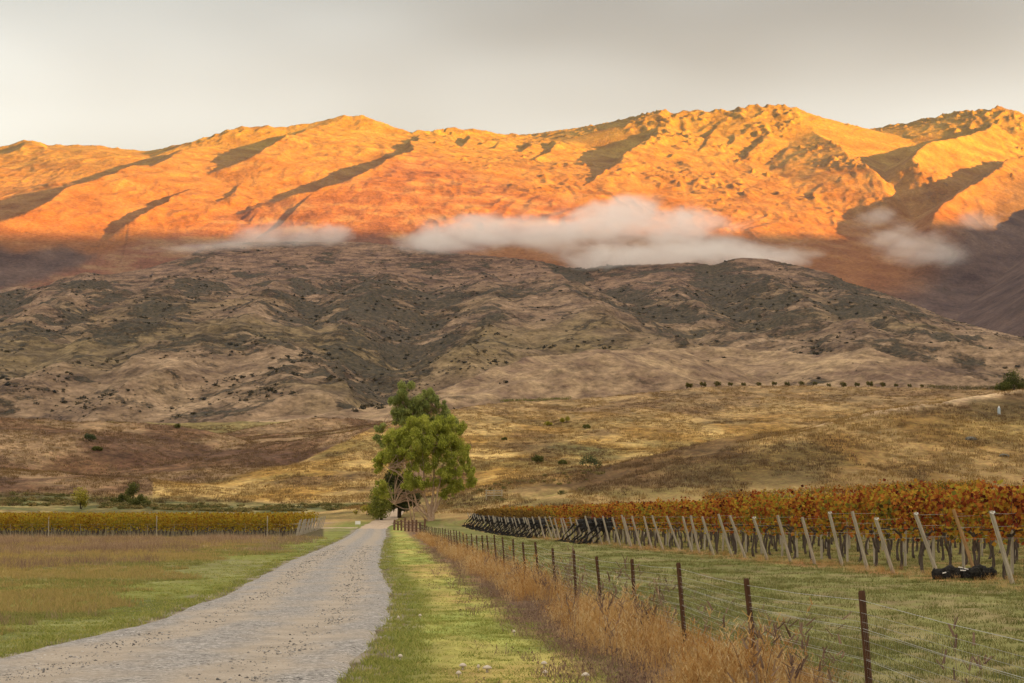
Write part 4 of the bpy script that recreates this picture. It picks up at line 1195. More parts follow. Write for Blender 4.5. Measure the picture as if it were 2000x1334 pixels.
make_hill_scrub()
def scrub_bank():
    n = 3400; px = RNG.uniform(-400, 760, n); y = 372 + 26 * RNG.random(n) + 3 * np.sin(px / 90); px2 = RNG.uniform(870, 1180, 160); y2 = RNG.uniform(330, 400, 160)
    px = np.concatenate([px, px2]); y = np.concatenate([y, y2]); x = (px - 1000) / F * y
    k = (np.abs(x - (road_l(y) + road_r(y)) / 2) > 4) & (fbm(x / 7, y / 9, 3) > .05)
    x, y = x[k], y[k]; n = len(x)
    t = NT("bank_scrub_leaves"); oi = t.new("ShaderNodeObjectInfo"); ge = t.new("ShaderNodeNewGeometry")
    m = t.leaf(t.ramp(t.math('ADD', t.math('MULTIPLY', oi.outputs["Random"], .6), t.math('MULTIPLY', ge.outputs["Random Per Island"], .4)), [(0.1, (.08, .09, .032)), (0.5, (.17, .155, .06)), (.75, (.26, .20, .08)), (.95, (.34, .25, .11))]), .25)
    meshes = []
    for q in range(4):
        r = np.random.default_rng(20 + q); V, Fc, _k = leaf_cards([(0, 0, .35), (.4, .1, .3), (-.4, -.1, .28), (0, .4, .3)], np.array([.5, .4, .4, .4]), 70, .30, .2, r, 0, .2)
        meshes.append(np_mesh("bank_scrub_%d" % q, V, Fc, m))
    s = RNG.uniform(.3, .95, n)
    scatter("bank_scrub", np.stack([x, y, ground_h(x, y, False)], -1), np.stack([np.zeros(n), np.zeros(n), RNG.uniform(0, 6.28, n)], -1), np.stack([s * 1.3, s * 1.3, s], -1), RNG.integers(0, 4, n), meshes, m)
scrub_bank()
# ------------------------------------------------------------------ the wire fence beside the road
def wire_mat(name, c, rough=.45, metal=.7):
    return NT(name).surf(c, rough, None, .4, metal)
WIRE = wire_mat("galvanised_wire", (.42, .43, .43))

def make_fence():
    t = NT("rusted_steel"); co = t.new("ShaderNodeTexCoord").outputs["Object"]
    n = t.noise(14, 5, .65, co, (1, 1, .4))
    rust = t.surf(t.ramp(n, [(.3, (.035, .019, .012)), (.55, (.085, .042, .022)), (.75, (.15, .075, .038))]), .8, t.bump(n, .4, .01), .25)
    root = empty("wire_fence", (fence_x(25.0), 25.0, gz(fence_x(25.0), 25.0)))
    o = root.location.copy()
    tag(root, "long farm fence of rusty steel posts with wires and netting beside the gravel road", "fence")
    # Y-shaped steel standard, 1.35 m out of the ground
    mb = MB(); H = 1.09
    prof = []
    for k in range(3):
        a = math.pi / 2 + k * 2 * math.pi / 3; d = Vector((math.cos(a), math.sin(a))); s = Vector((-d.y, d.x))
        prof += [d * .028 - s * .006, d * .028 + s * .006]
        b = a + math.pi / 3; prof.append(Vector((math.cos(b), math.sin(b))) * .012)
    nP = len(prof)
    for z, sc in ((-.35, 1), (.4, 1), (H - .015, 1), (H, .8)):
        for p in prof: mb.v.append((p.x * sc, p.y * sc, z))
    for i in range(3):
        for k in range(nP):
            k2 = (k + 1) % nP; mb.f.append((i * nP + k, i * nP + k2, (i + 1) * nP + k2, (i + 1) * nP + k))
    mb.f.append(tuple(3 * nP + k for k in range(nP)))
    me = mb.mesh("post", rust)
    r = random.Random(3); tops = []
    for k in range(2, 50):
        y = 4.6 * (k + 0.19) + (r.uniform(-.12, .12) if k > 3 else 0); x = fence_x(y); z = gz(x, y)
        p = link_mesh("post", me, root); p.location = Vector((x, y, z)) - o
        lean = R(-4.8 + r.uniform(-1.8, 1.8)); fw = R(r.uniform(-1.5, 1.5))
        p.rotation_euler = (fw, lean, r.uniform(-.5, .5)); s = r.uniform(.96, 1.05); p.scale = (1, 1, s)
        tops.append((Vector((x, y, z)), Vector((math.tan(lean), -math.tan(fw), 1.0)) * s))
    for h in (.16, .38, .60, .82, 1.02):
        w = MB(); pts = []
        for (b, d), (b2, d2) in zip(tops[:-1], tops[1:]):
            a, c = b + d * h, b2 + d2 * h
            pts += [a - o, a.lerp(c, .5) - o - Vector((0, 0, .012))]
        pts.append(tops[-1][0] + tops[-1][1] * h - o)
        w.tube(pts, .0019, 3, False); w.build("wire", WIRE, root)
    # rabbit netting: fine vertical and level wires, 0 to 0.95 m
    net = MB(); hw = .0017; nv = []; nf = []
    def bar(a, b, side):
        n0 = len(nv)
        for p in (a, b):
            nv.extend([tuple(p + side * hw * 1.2), tuple(p - side * hw * .6 + Vector((0, hw, 0))), tuple(p - side * hw * .6 - Vector((0, hw, 0)))])
        for k in range(3):
            k2 = (k + 1) % 3; nf.append((n0 + k, n0 + k2, n0 + 3 + k2, n0 + 3 + k))
    for (b, d), (b2, d2) in zip(tops[:-1], tops[1:]):
        yy = b.y
        step = .055 if yy < 60 else .11
        n = int((b2 - b).length / step)
        for i in range(n):
            t = i / n; p = b.lerp(b2, t); dd = d.lerp(d2, t)
            p.z = p.z + (gz(p.x, p.y) - p.z) * .5
            bar(p - o, p + dd * .93 - o, Vector((0, 1, 0)))
        rows = 15 if yy < 60 else 8
        for i in range(rows):
            h = .03 + .9 * i / (rows - 1); bar(b + d * h - o, b2 + d2 * h - o, Vector((0, 0, 1)))
    m = link_mesh("netting", np_mesh("netting", nv, nf, WIRE), root); m["kind"] = "stuff"

# ------------------------------------------------------------------ vineyards
LEAF_RUST = [(.20, (.055, .016, .012)), (.29, (.18, .038, .018)), (.38, (.34, .095, .028)), (.45, (.42, .17, .035)), (.52, (.46, .27, .04)), (.59, (.37, .30, .04)), (.67, (.17, .17, .035)), (.78, (.075, .06, .02))]
LEAF_OLIVE = [(.25, (.06, .03, .015)), (.4, (.14, .075, .022)), (.55, (.18, .12, .03)), (.7, (.27, .16, .035)), (.8, (.35, .17, .04))]
LEAF_GOLD = [(.25, (.14, .055, .012)), (.4, (.32, .17, .022)), (.55, (.42, .29, .03)), (.68, (.34, .30, .035)), (.8, (.16, .17, .028))]
def vine_leaf(name, stops):
    t = NT(name); ge = t.new("ShaderNodeNewGeometry"); oi = t.new("ShaderNodeObjectInfo")
    co = t.new("ShaderNodeTexCoord").outputs["Object"]
    n = t.noise(1.3, 3, .55, co)
    sz = t.new("ShaderNodeSeparateXYZ"); t.link(co, sz.inputs[0])
    n = t.math('SUBTRACT', n, t.math('MULTIPLY', t.math('SUBTRACT', sz.outputs["Z"], 1.75), .13))
    v = t.math('ADD', t.math('MULTIPLY', ge.outputs["Random Per Island"], .38), t.math('ADD', t.math('MULTIPLY', oi.outputs["Random"], .22), t.math('MULTIPLY', n, .42)))
    return t.leaf(t.ramp(v, stops), .4)

def vine_mesh(kind, seed, leafmat, bark, n, bottom, top, length=1.95, thick=.30, leaf=.15):
    rng = np.random.default_rng(seed); r = random.Random(seed)
    x = rng.uniform(-length / 2, length / 2, n); prof = top + .16 * np.sin(x * 3.3 + seed * 2) + .13 * np.sin(x * 9 + seed * 3) + .07 * np.sin(x * 21 + seed)
    tt = rng.beta(1.25, 1.05, n); z = bottom + .10 * np.sin(x * 9 + seed) + (prof - bottom) * tt
    sh = rng.random(n) < .10; z = np.where(sh, prof + rng.uniform(0, .24, n), z)
    sh = rng.random(n) < .05; z = np.where(sh, bottom - rng.uniform(0, .3, n), z)
    y = rng.normal(0, thick * .55, n)
    P = np.stack([x, y, z], -1)
    ax = rng.normal(size=(n, 3)); ax[:, 2] -= .5; ax /= np.linalg.norm(ax, axis=1)[:, None]
    nn = rng.normal(size=(n, 3)) + np.array([0, -.6, .5]); w = np.cross(ax, nn); w /= np.linalg.norm(w, axis=1)[:, None] + 1e-6
    L = (leaf * rng.uniform(.65, 1.25, n))[:, None]
    V = np.stack([P - ax * L * .5, P + w * L * .48, P + ax * L * .55, P - w * L * .48], 1).reshape(-1, 3)
    fol = np_mesh(kind + "_foliage", V, np.arange(4 * n).reshape(-1, 4), leafmat)
    mb = MB(); pts = []; k = 7
    bx, by = r.uniform(-.12, .12), r.uniform(-.08, .08)
    for i in range(k):
        t = i / (k - 1); pts.append((bx * math.sin(t * 5) + r.uniform(-.03, .03), by * t + r.uniform(-.03, .03), -.1 + t * (bottom + .02 + .1)))
    mb.tube(pts, [.075, .06, .05, .048, .045, .045, .05], 6)
    h = Vector(pts[-1])
    for s in (-1, 1):
        mb.tube([h - Vector((0, 0, .1)), h + Vector((s * .2, 0, .08)), h + Vector((s * .55, r.uniform(-.03, .03), .12)), h + Vector((s * .95, 0, .12))], [.045, .035, .028, .02], 5)
    for i in range(7):
        q = h + Vector((r.uniform(-.9, .9), 0, .12)); mb.tube([q, q + Vector((r.uniform(-.08, .08), r.uniform(-.1, .1), .5)), q + Vector((r.uniform(-.15, .15), r.uniform(-.15, .15), 1.0))], [.010, .008, .005], 3, False)
    return fol, mb.mesh(kind + "_trunk", bark)

ROWDIR = Vector((0.985, 0.17, 0)).normalized()
def vine(kinds, i, x, y, rz, label, group, name="grapevine"):
    root = empty(name, (x, y, gz(x, y)), rz)
    f, tk = kinds[i % len(kinds)]
    fo = link_mesh("foliage", f, root); link_mesh("trunk", tk, root); k = .90 + .19 * ((x * 7.13 + y * 3.7) % 1.0); fo.scale = (1, .9 + .3 * ((x * 3.1) % 1.0), k); fo.location.z = 1.35 * (1 - k)
    return tag(root, label, "grapevine", group)

ORD = ["first", "second", "third", "fourth", "fifth", "sixth", "seventh", "eighth", "ninth", "tenth", "eleventh", "twelfth", "thirteenth", "fourteenth", "fifteenth", "sixteenth", "seventeenth", "eighteenth",
       "nineteenth", "twentieth", "twenty-first", "twenty-second", "twenty-third", "twenty-fourth"]

def bird_net_meshes(mat):
    out = []
    for v in range(4):
        r = random.Random(50 + v)
        # net bunched over the row end: a lumpy curtain round the canopy
        n, m = 11, 9; V = []; Fc = []
        for i in range(n):
            t = i / (n - 1); xx = -.15 + 1.05 * t
            for k in range(m):
                a = math.pi * (k / (m - 1)); yy = .34 * math.cos(a) * (1 + .25 * r.uniform(-1, 1)); zz = 1.2 + .62 * math.sin(a) ** .6 * (1 - .25 * (1 - min(1, t * 4))) + r.uniform(-.06, .06)
                if k in (0, m - 1): zz = .95 + r.uniform(-.2, .2)
                V.append((xx + r.uniform(-.05, .05), yy, zz))
        f = grid_faces(n, m)
        drape = np_mesh("drape", V, f, mat, False)
        legs = []
        for q in range(3):
            mb = MB(); x0 = .75 - .5 * q + r.uniform(-.1, .1); y0 = r.uniform(-.3, .3)
            pts = []; rad = []
            for s in range(8):
                t = s / 7; pts.append((x0 - 1.15 * t * (1 + .15 * r.uniform(-1, 1)) - .08 * math.sin(t * 3), y0 + r.uniform(-.05, .05), 1.35 * (1 - t) ** 1.1 + .07)); rad.append(.105 - .065 * math.sin(t * math.pi * .9) + r.uniform(-.015, .015))
            rad[-1] = .09; rad[-2] = .08
            mb.tube(pts, rad, 6)
            e = Vector(pts[-1]); mb.tube([e + Vector((.1, 0, .02)), e + Vector((-.12, r.uniform(-.1, .1), 0)), e + Vector((-.34, r.uniform(-.15, .15), -.03))], [.08, .11, .03], 6)
            legs.append(mb.mesh("gathered_leg", mat))
        out.append((drape, legs))
    return out

def make_vineyard():
    wood = bark_mat("weathered_grey_timber", (.24, .215, .17), (.47, .43, .35), (9, 9, .8))
    wood2 = bark_mat("honey_brown_timber", (.26, .16, .075), (.42, .27, .13), (9, 9, .8))
    vbark = bark_mat("grapevine_bark", (.045, .035, .03), (.12, .095, .08))
    lr = vine_leaf("rust_and_gold_vine_leaves", LEAF_RUST); lo = vine_leaf("olive_brown_vine_leaves", LEAF_OLIVE)
    tape = NT("white_plastic_tape").surf((.75, .76, .76), .5, None, .3)
    big = [vine_mesh("grapevine", 10 + i, lr, vbark, 560, 1.28, 2.50) for i in range(6)]
    olive = [vine_mesh("netted_vine", 30 + i, lo, vbark, 380, 1.2, 2.2, 1.95, .30, .18) for i in range(4)]
    t = NT("black_net_cloth"); co = t.new("ShaderNodeTexCoord").outputs["Object"]
    netm = t.surf(t.ramp(t.noise(18, 4, .6, co), [(.35, (.010, .010, .011)), (.65, (.040, .038, .035))]), .95, t.bump(t.noise(25, 4, .6, co), .9, .04), .1)
    nets = bird_net_meshes(netm)
    # one leaning end post mesh, one upright line post mesh
    def post_mesh(nm, H, r0, m):
        mb = MB(); mb.tube([(0, 0, -.4), (0, 0, .3), (.006, 0, H * .6), (0, 0, H - .02), (0, 0, H)], [r0 * 1.04, r0 * 1.02, r0, r0 * .98, r0 * .9], 10); return mb.mesh(nm, m, False)
    endp = post_mesh("end_post", 1.98, .062, wood); endp2 = post_mesh("end_post", 2.1, .052, wood2); linep = post_mesh("line_post", 1.75, .05, wood)
    clip = MB(); clip.box((.03, 0, 0), (.11, .02, .025), Matrix.Rotation(.35, 3, 'Y')); clip.box((.10, .01, .03), (.05, .015, .05), Matrix.Rotation(-.5, 3, 'Y')); clip = clip.mesh("white_tie", tape)
    rng = random.Random(21); extra = []; count = 0
    rz = math.atan2(ROWDIR.y, ROWDIR.x)
    for i in range(60):
        y0 = 53.0 + 3.95 * i; x0 = rowend_x(y0) + rng.uniform(-.25, .25)
        z0 = gz(x0, y0); netted = (138 < y0 < 158) or y0 > 182
        root = empty("trellis_row", (x0, y0, z0), 0)
        grp = None
        if i < 22 and not netted:
            lab = "%s leaning grey end post from the right with its row wires and stakes" % ORD[i]
            if i == 1: lab = "honey brown leaning end post beside the black net roll, with row wires"
            if i == 0: lab = "rightmost leaning grey end post with white ties, beyond the black net roll"
        elif netted and y0 < 160:
            grp = "netted row ends in mid vineyard"; lab = "end post of a vine row hidden under bunched black net, mid vineyard"
        elif netted:
            grp = "netted row ends at the far end"; lab = "end post of a far vine row hidden under black net near the straw patch"
        else:
            grp = "bare grey posts between the two netted stretches"; lab = "grey leaning end post in the gap between the two netted stretches"
        tag(root, lab, "trellis", grp)
        ang = R(-17 + rng.uniform(-4, 4)); hh = rng.uniform(.94, 1.05)
        e = link_mesh("end_post", endp2 if i == 1 else endp, root); e.rotation_euler = (R(rng.uniform(-3, 3)), ang, rng.uniform(0, 3)); e.scale = (1, 1, hh)
        e.rotation_euler = (0, ang, 0)
        top = Vector((math.sin(ang), 0, math.cos(ang))) * 1.95 * hh
        if i in (0, 2, 3, 5, 8):
            c = link_mesh("white_tie", clip, root); c.location = top + Vector((-.02, -.07, -.03)); c.rotation_euler = (0, 0, rng.uniform(-.5, .5))
        tmax = max(6.0, min(78.0, y0 * 0.272 - x0 + 2.0))
        nstep = int(tmax / 1.8)
        # line posts every 7.2 m and three wires
        for h in (1.25, 1.6, 1.95):
            w = MB(); pts = [top * (h / 2.0) + Vector((0, -.05, 0))]
            for k in range(1, max(2, int(tmax / 7.2) + 1)):
                p = ROWDIR * (7.2 * k); pts.append(Vector((p.x, p.y - .05, gz(x0 + p.x, y0 + p.y) - z0 + h)))
            w.tube(pts, .004, 3, False); w.build("wire", WIRE, root)
        for k in range(0, int(tmax / 7.2) + 1):
            p = ROWDIR * (1.5 + 7.2 * k + .9)
            if k > 5: break
            q = link_mesh("line_post", linep, root); q.location = (p.x, p.y, gz(x0 + p.x, y0 + p.y) - z0); q.rotation_euler = (R(rng.uniform(-2, 2)), R(rng.uniform(-2, 2)), rng.uniform(0, 3))
        for k in range(nstep):
            p = ROWDIR * (1.1 + 1.8 * k); x, y = x0 + p.x + rng.uniform(-.15, .15), y0 + p.y
            single = (i < 17 and k < 9) or (i >= 17 and k < (3 if i < 40 else 2))
            if single and count < 270:
                kinds = olive if (netted and k < 2 and y0 > 150) else big
                lab = "rust and gold autumn grapevine in the row of the %s end post from the right" % ORD[i] if i < 22 else ("olive brown grapevine at the end of a netted far row" if kinds is olive else "rust and gold autumn grapevine in a far row of the vineyard")
                vine(kinds, rng.randrange(6), x, y, rz + rng.uniform(-.08, .08) + (math.pi if rng.random() < .5 else 0), lab, "grapevines of row end %d" % (i + 1) if i < 22 else "grapevines of the far rows"); count += 1
            else:
                extra.append((x, y, gz(x, y)))
        if netted:
            d, legs = nets[i % 4]
            nr = empty("bird_net", (x0 + .1, y0 - .12, z0), rng.uniform(-.2, .2))
            link_mesh("drape", d, nr)
            for lg in legs: link_mesh("gathered_leg", lg, nr)
            tag(nr, "black bird net bunched on a row end, legs tied down, mid vineyard" if y0 < 160 else "black bird net bunched over a far row end near the straw patch", "bird net", "nets in mid vineyard" if y0 < 160 else "nets at the far end")
    n = len(extra); E = np.array(extra); E[:, 2] -= .0
    join = []
    for f, tk in big:
        # foliage and trunk of one further vine as one mesh
        bmx = bmesh.new(); bmx.from_mesh(f)
        nf = len(bmx.faces); bmx.from_mesh(tk); bmx.faces.ensure_lookup_table()
        for fc in bmx.faces[nf:]: fc.material_index = 1
        me = bpy.data.meshes.new("far_vine"); bmx.to_mesh(me); bmx.free(); me.materials.append(lr); me.materials.append(vbark); join.append(me)
    flip = RNG.integers(0, 2, n) * math.pi
    scatter("vineyard_foliage", E, np.stack([np.zeros(n), np.zeros(n), rz + flip], -1), np.ones((n, 3)), RNG.integers(0, 6, n), join, lr)
    # the left vineyard, seen along its side
    lg = vine_leaf("yellow_vine_leaves", LEAF_GOLD)
    gold = [vine_mesh("yellow_vine", 70 + i, lg, vbark, 300, .82, 1.85, 1.95, .3, .17) for i in range(5)]
    pale = bark_mat("bleached_stake", (.30, .27, .20), (.48, .43, .34))
    stake = MB(); stake.tube([(0, 0, -.2), (.01, 0, .8), (0, 0, 1.25)], [.022, .02, .018], 5); stake = stake.mesh("stake", pale)
    tallp = MB(); tallp.tube([(0, 0, -.3), (0, 0, 2.05)], [.06, .05], 7); tallp = tallp.mesh("line_post", pale)
    endl = post_mesh("end_post", 1.7, .06, wood); far = []
    for i in range(18):
        y0 = 198 + 4.4 * i; xe = (580 + 3.0 * i - 1000) / F * y0; z0 = gz(xe, y0)
        root = empty("trellis_row", (xe, y0, z0))
        tag(root, "front trellis row of the yellow vineyard with pale stakes and tall posts" if i == 0 else "leaning end post row behind the front trellis of the yellow vineyard", "trellis", None if i == 0 else "rear trellis rows of the yellow vineyard")
        e = link_mesh("end_post", endl, root); e.rotation_euler = (0, R(13 + rng.uniform(-4, 4)), 0)
        x1 = -1060 / F * y0; n_ = int((xe - x1) / 1.8)
        w = MB(); w.tube([(.2, -.03, 1.2), ((x1 - xe) * .5, -.03, 1.2), (x1 - xe, -.03, 1.2)], .004, 3, False); w.build("wire", WIRE, root)
        for k in range(n_):
            x = xe - 1.6 - 1.8 * k + rng.uniform(-.1, .1)
            if i == 0:
                for s in range(1):
                    q = link_mesh("stake", stake, root); q.location = (x - xe + rng.uniform(-.8, .8), rng.uniform(-.12, .02), gz(x, y0) - z0); q.rotation_euler = (R(rng.uniform(-3, 3)), R(rng.uniform(-4, 4)), 0)
                vine(gold, rng.randrange(5), x, y0, (math.pi if rng.random() < .5 else 0), "yellow autumn grapevine in the front row of the far vineyard left of the road", "yellow grapevines of the front row")
                if k % 6 == 1:
                    q = link_mesh("line_post", tallp, root); q.location = (x - xe + .5, -.15, gz(x, y0) - z0)
            else:
                far.append((x, y0 + rng.uniform(-.1, .1), gz(x, y0)))
    n = len(far); join = []
    for f, tk in gold:
        bmx = bmesh.new(); bmx.from_mesh(f); nf = len(bmx.faces); bmx.from_mesh(tk); bmx.faces.ensure_lookup_table()
        for fc in bmx.faces[nf:]: fc.material_index = 1
        me = bpy.data.meshes.new("far_yellow_vine"); bmx.to_mesh(me); bmx.free(); me.materials.append(lg); me.materials.append(vbark); join.append(me)
    scatter("yellow_vineyard_foliage", np.array(far), np.stack([np.zeros(n), np.zeros(n), RNG.integers(0, 2, n) * math.pi], -1), np.ones((n, 3)), RNG.integers(0, 5, n), join, lg)
    return netm, wood, wood2, pale

def net_roll(netm):
    """The long bundle of black net on the ground by the row end posts."""
    Y = 56.4
    x0 = (1816 - 1000) / F * Y; x1 = (1936 - 1000) / F * Y
    z = gz((x0 + x1) / 2, Y); root = empty("net_roll", ((x0 + x1) / 2, Y, z))
    tag(root, "long lumpy roll of black bird net lying in the grass against the honey brown post", "net roll")
    half = (x1 - x0) / 2; r = random.Random(9)
    mb = MB()
    for a, b, h, rr in ((-half, -.02, .20, .19), (-half * .85, .15, .30, .14), (.10, half, .24, .20), (.2, half * .9, .34, .13), (-half * .4, half * .5, .16, .17)):
        pts = []; rad = []
        for s in range(12):
            t = s / 11; pts.append((a + (b - a) * t, r.uniform(-.05, .05), h * (.85 + .1 * math.sin(t * 9 + rr * 30)) - .02)); rad.append(rr * (.6 + .45 * math.sin(math.pi * min(1, max(0, t * .9 + .06)))) * r.uniform(.8, 1.15))
        mb.tube(pts, rad, 9)
    mb.build("roll", netm, root)
    for k in range(9):
        m2 = MB(); x = r.uniform(-half, half); p = Vector((x, -.16, .34)); pts = [p]
        for s in range(5): p = p + Vector((r.uniform(-.06, .06), -.02, -.07)); pts.append(p)
        m2.tube(pts, [.02, .03, .025, .03, .02, .01], 5); m2.build("fold", netm, root)
    tp = bpy.data.materials["white_plastic_tape"]
    for x, zz in ((-.10, .36), (-.05, .28), (-.55, .22), (.02, .33)):
        m3 = MB(); m3.box((x, -.20, zz), (.16, .015, .03), Matrix.Rotation(r.uniform(-.6, .6), 3, 'Y')); m3.build("white_strap", tp, root)

def small_things(wood, wood2, pale):
    # brown timber fence where the steel posts end, by the eucalyptus
    br = bark_mat("red_brown_timber", (.10, .055, .035), (.20, .115, .075))
    x, y = -12.0, 238.0
    root = empty("timber_fence", (x, y, gz(x, y))); tag(root, "short red brown timber fence at the foot of the eucalyptus stems", "fence")
    mb = MB(); mb.tube([(0, 0, -.3), (0, 0, 1.25), (0, 0, 1.3)], [.13, .125, .10], 8); me = mb.mesh("post", br); P = []
    r = random.Random(2)
    for k in range(9):
        xx, yy = x + 1.7 - 0.62 * k, y - 3.0 + 3.1 * k
        p = link_mesh("post", me, root); p.location = Vector((xx - x, yy - y, gz(xx, yy) - gz(x, y))); p.scale = (1, 1, r.uniform(.9, 1.25)); p.rotation_euler = (0, R(r.uniform(-3, 3)), r.uniform(0, 3)); P.append(p.location.copy())
    for h in (.45, .85, 1.15):
        for a, b in zip(P[:-1], P[1:]):
            m2 = MB(); m2.tube([a + Vector((-.1, 0, h)), b + Vector((-.1, 0, h))], .045, 5); m2.build("rail", br, root)
    # dark low post left of it
    xx, yy = at(770, 1020, 262)[:2]; root = empty("stump_post", (xx, yy, gz(xx, yy))); tag(root, "short dark gate post on the verge where the track bends", "post")
    mb = MB(); mb.tube([(0, 0, -.3), (0, 0, 1.0), (0, 0, 1.08)], [.14, .13, .09], 8); mb.build("shaft", br, root); mb = MB(); mb.tube([(0, 0, .9), (.9, .2, .55), (1.5, .3, .3)], .05, 5); mb.build("brace", br, root)
    # white notice board
    xx = (700 - 1000) / F * 283; yy = 283; root = empty("notice_board", (xx, yy, gz(xx, yy))); tag(root, "small white notice board on two stakes beside the track junction", "sign")
    wht = NT("white_painted_board").surf((.78, .79, .80), .5, None, .3)
    mb = MB(); mb.box((0, 0, .55), (.72, .04, .46)); mb.build("board", wht, root)
    for s in (-.28, .28):
        mb = MB(); mb.box((s, .045, .38), (.05, .05, .9)); mb.build("stake", pale, root)
    # white toadstools in the near verge
    cap = NT("white_toadstool_skin").surf((.50, .45, .38), .8, None, .1)
    spots = [(905, 1303, .07), (952, 1308, .085), (897, 1318, .05), (935, 1305, .03), (1062, 1300, .06), (1064, 1315, .05), (1142, 1327, .07), (780, 1210, .04), (822, 1207, .045), (1004, 1238, .04), (784, 1283, .05)]
    words_ = ["white toadstool in the verge grass, at left of the biggest one", "biggest and flattest white toadstool in the near verge grass", "white toadstool just below the leftmost pair in the verge", "tiny white toadstool beside the biggest one", "upper white toadstool of the pair in mid verge",
              "lower white toadstool of the pair in mid verge", "white toadstool nearest the rusty weeds", "small white toadstool on the very edge of the gravel", "small white toadstool a little in from the gravel edge", "lone white toadstool further up in mid verge", "white toadstool in the dark turf near the gravel edge"]
    for (px, py, s), lab in zip(spots, words_):
        Y = hit(px, py, 12, 60); xx = (px - 1000) / F * Y
        root = empty("toadstool", (xx, Y, gz(xx, Y))); tag(root, lab, "toadstool", "toadstools in the verge")
        mb = MB(); s *= .62; mb.tube([(0, 0, -.02), (0, 0, .05)], [s * .3, s * .22], 6); mb.build("stem", cap, root, True)
        mb = MB(); mb.tube([(0, 0, .040), (0, 0, .046), (0, 0, .058), (0, 0, .074), (0, 0, .082)], [s * .5, s * 1.0, s * 1.0, s * .62, s * .2], 12); mb.build("cap", cap, root, True)
    # pale pole by the trees on the hill, boulders
    Y = hit(1952, 812); xx = (1952 - 1000) / F * Y; root = empty("marker_post", (xx, Y, gz(xx, Y))); tag(root, "pale blue plastic marker post below the dark trees on the hill shoulder", "post")
    bl = NT("pale_blue_plastic").surf((.42, .52, .60), .5, None, .3)
    mb = MB(); mb.tube([(0, 0, -.2), (0, 0, 1.5), (0, 0, 1.6)], [.30, .30, .18], 10); mb.build("shaft", bl, root); mb = MB(); mb.tube([(0, 0, 1.6), (0, 0, 1.95)], [.16, .14], 8); mb.build("cap", wht, root)
    rk = bark_mat("dark_lichened_rock", (.07, .07, .06), (.17, .165, .14), (2, 2, 2))
    for (px, py, s, lab) in ((1896, 860, .95, "dark boulder in the golden grass of the hill shoulder, the upper of two"), (1960, 893, .8, "grey green boulder low in the golden grass, the lower of two")):
        Y = hit(px, py); xx = (px - 1000) / F * Y
        bm = bmesh.new(); bmesh.ops.create_icosphere(bm, subdivisions=3, radius=1.0); r = random.Random(px)
        for v in bm.verts:
            k = 1 + .22 * float(fbm(np.array([v.co.x * 1.3 + px]), np.array([v.co.y * 1.3 + v.co.z]), 3)[0]); v.co = Vector((v.co.x * k * 1.15, v.co.y * k, max(-.25, v.co.z * k * .55)))
        me = bpy.data.meshes.new("boulder"); bm.to_mesh(me); bm.free(); me.materials.append(rk)
        o = link_mesh("boulder", me); o.location = (xx, Y, gz(xx, Y) + .1); o.scale = (s, s, s); tag(o, lab, "boulder")
    # loading ramp / water trough seen as pale rails by the hill foot
    Y = hit(965, 975, 300, 520); xx = (965 - 1000) / F * Y; root = empty("stock_rails", (xx, Y, gz(xx, Y))); tag(root, "bleached timber stock rails on the slope behind the netted row ends", "stock rails")
    for s in (-1.3, 0, 1.3):
        mb = MB(); mb.box((s, 0, .7), (.14, .14, 1.8)); mb.build("post", pale, root)
    for h in (.6, 1.0, 1.4):
        mb = MB(); mb.box((0, -.09, h), (3.0, .04, .14)); mb.build("rail", pale, root)

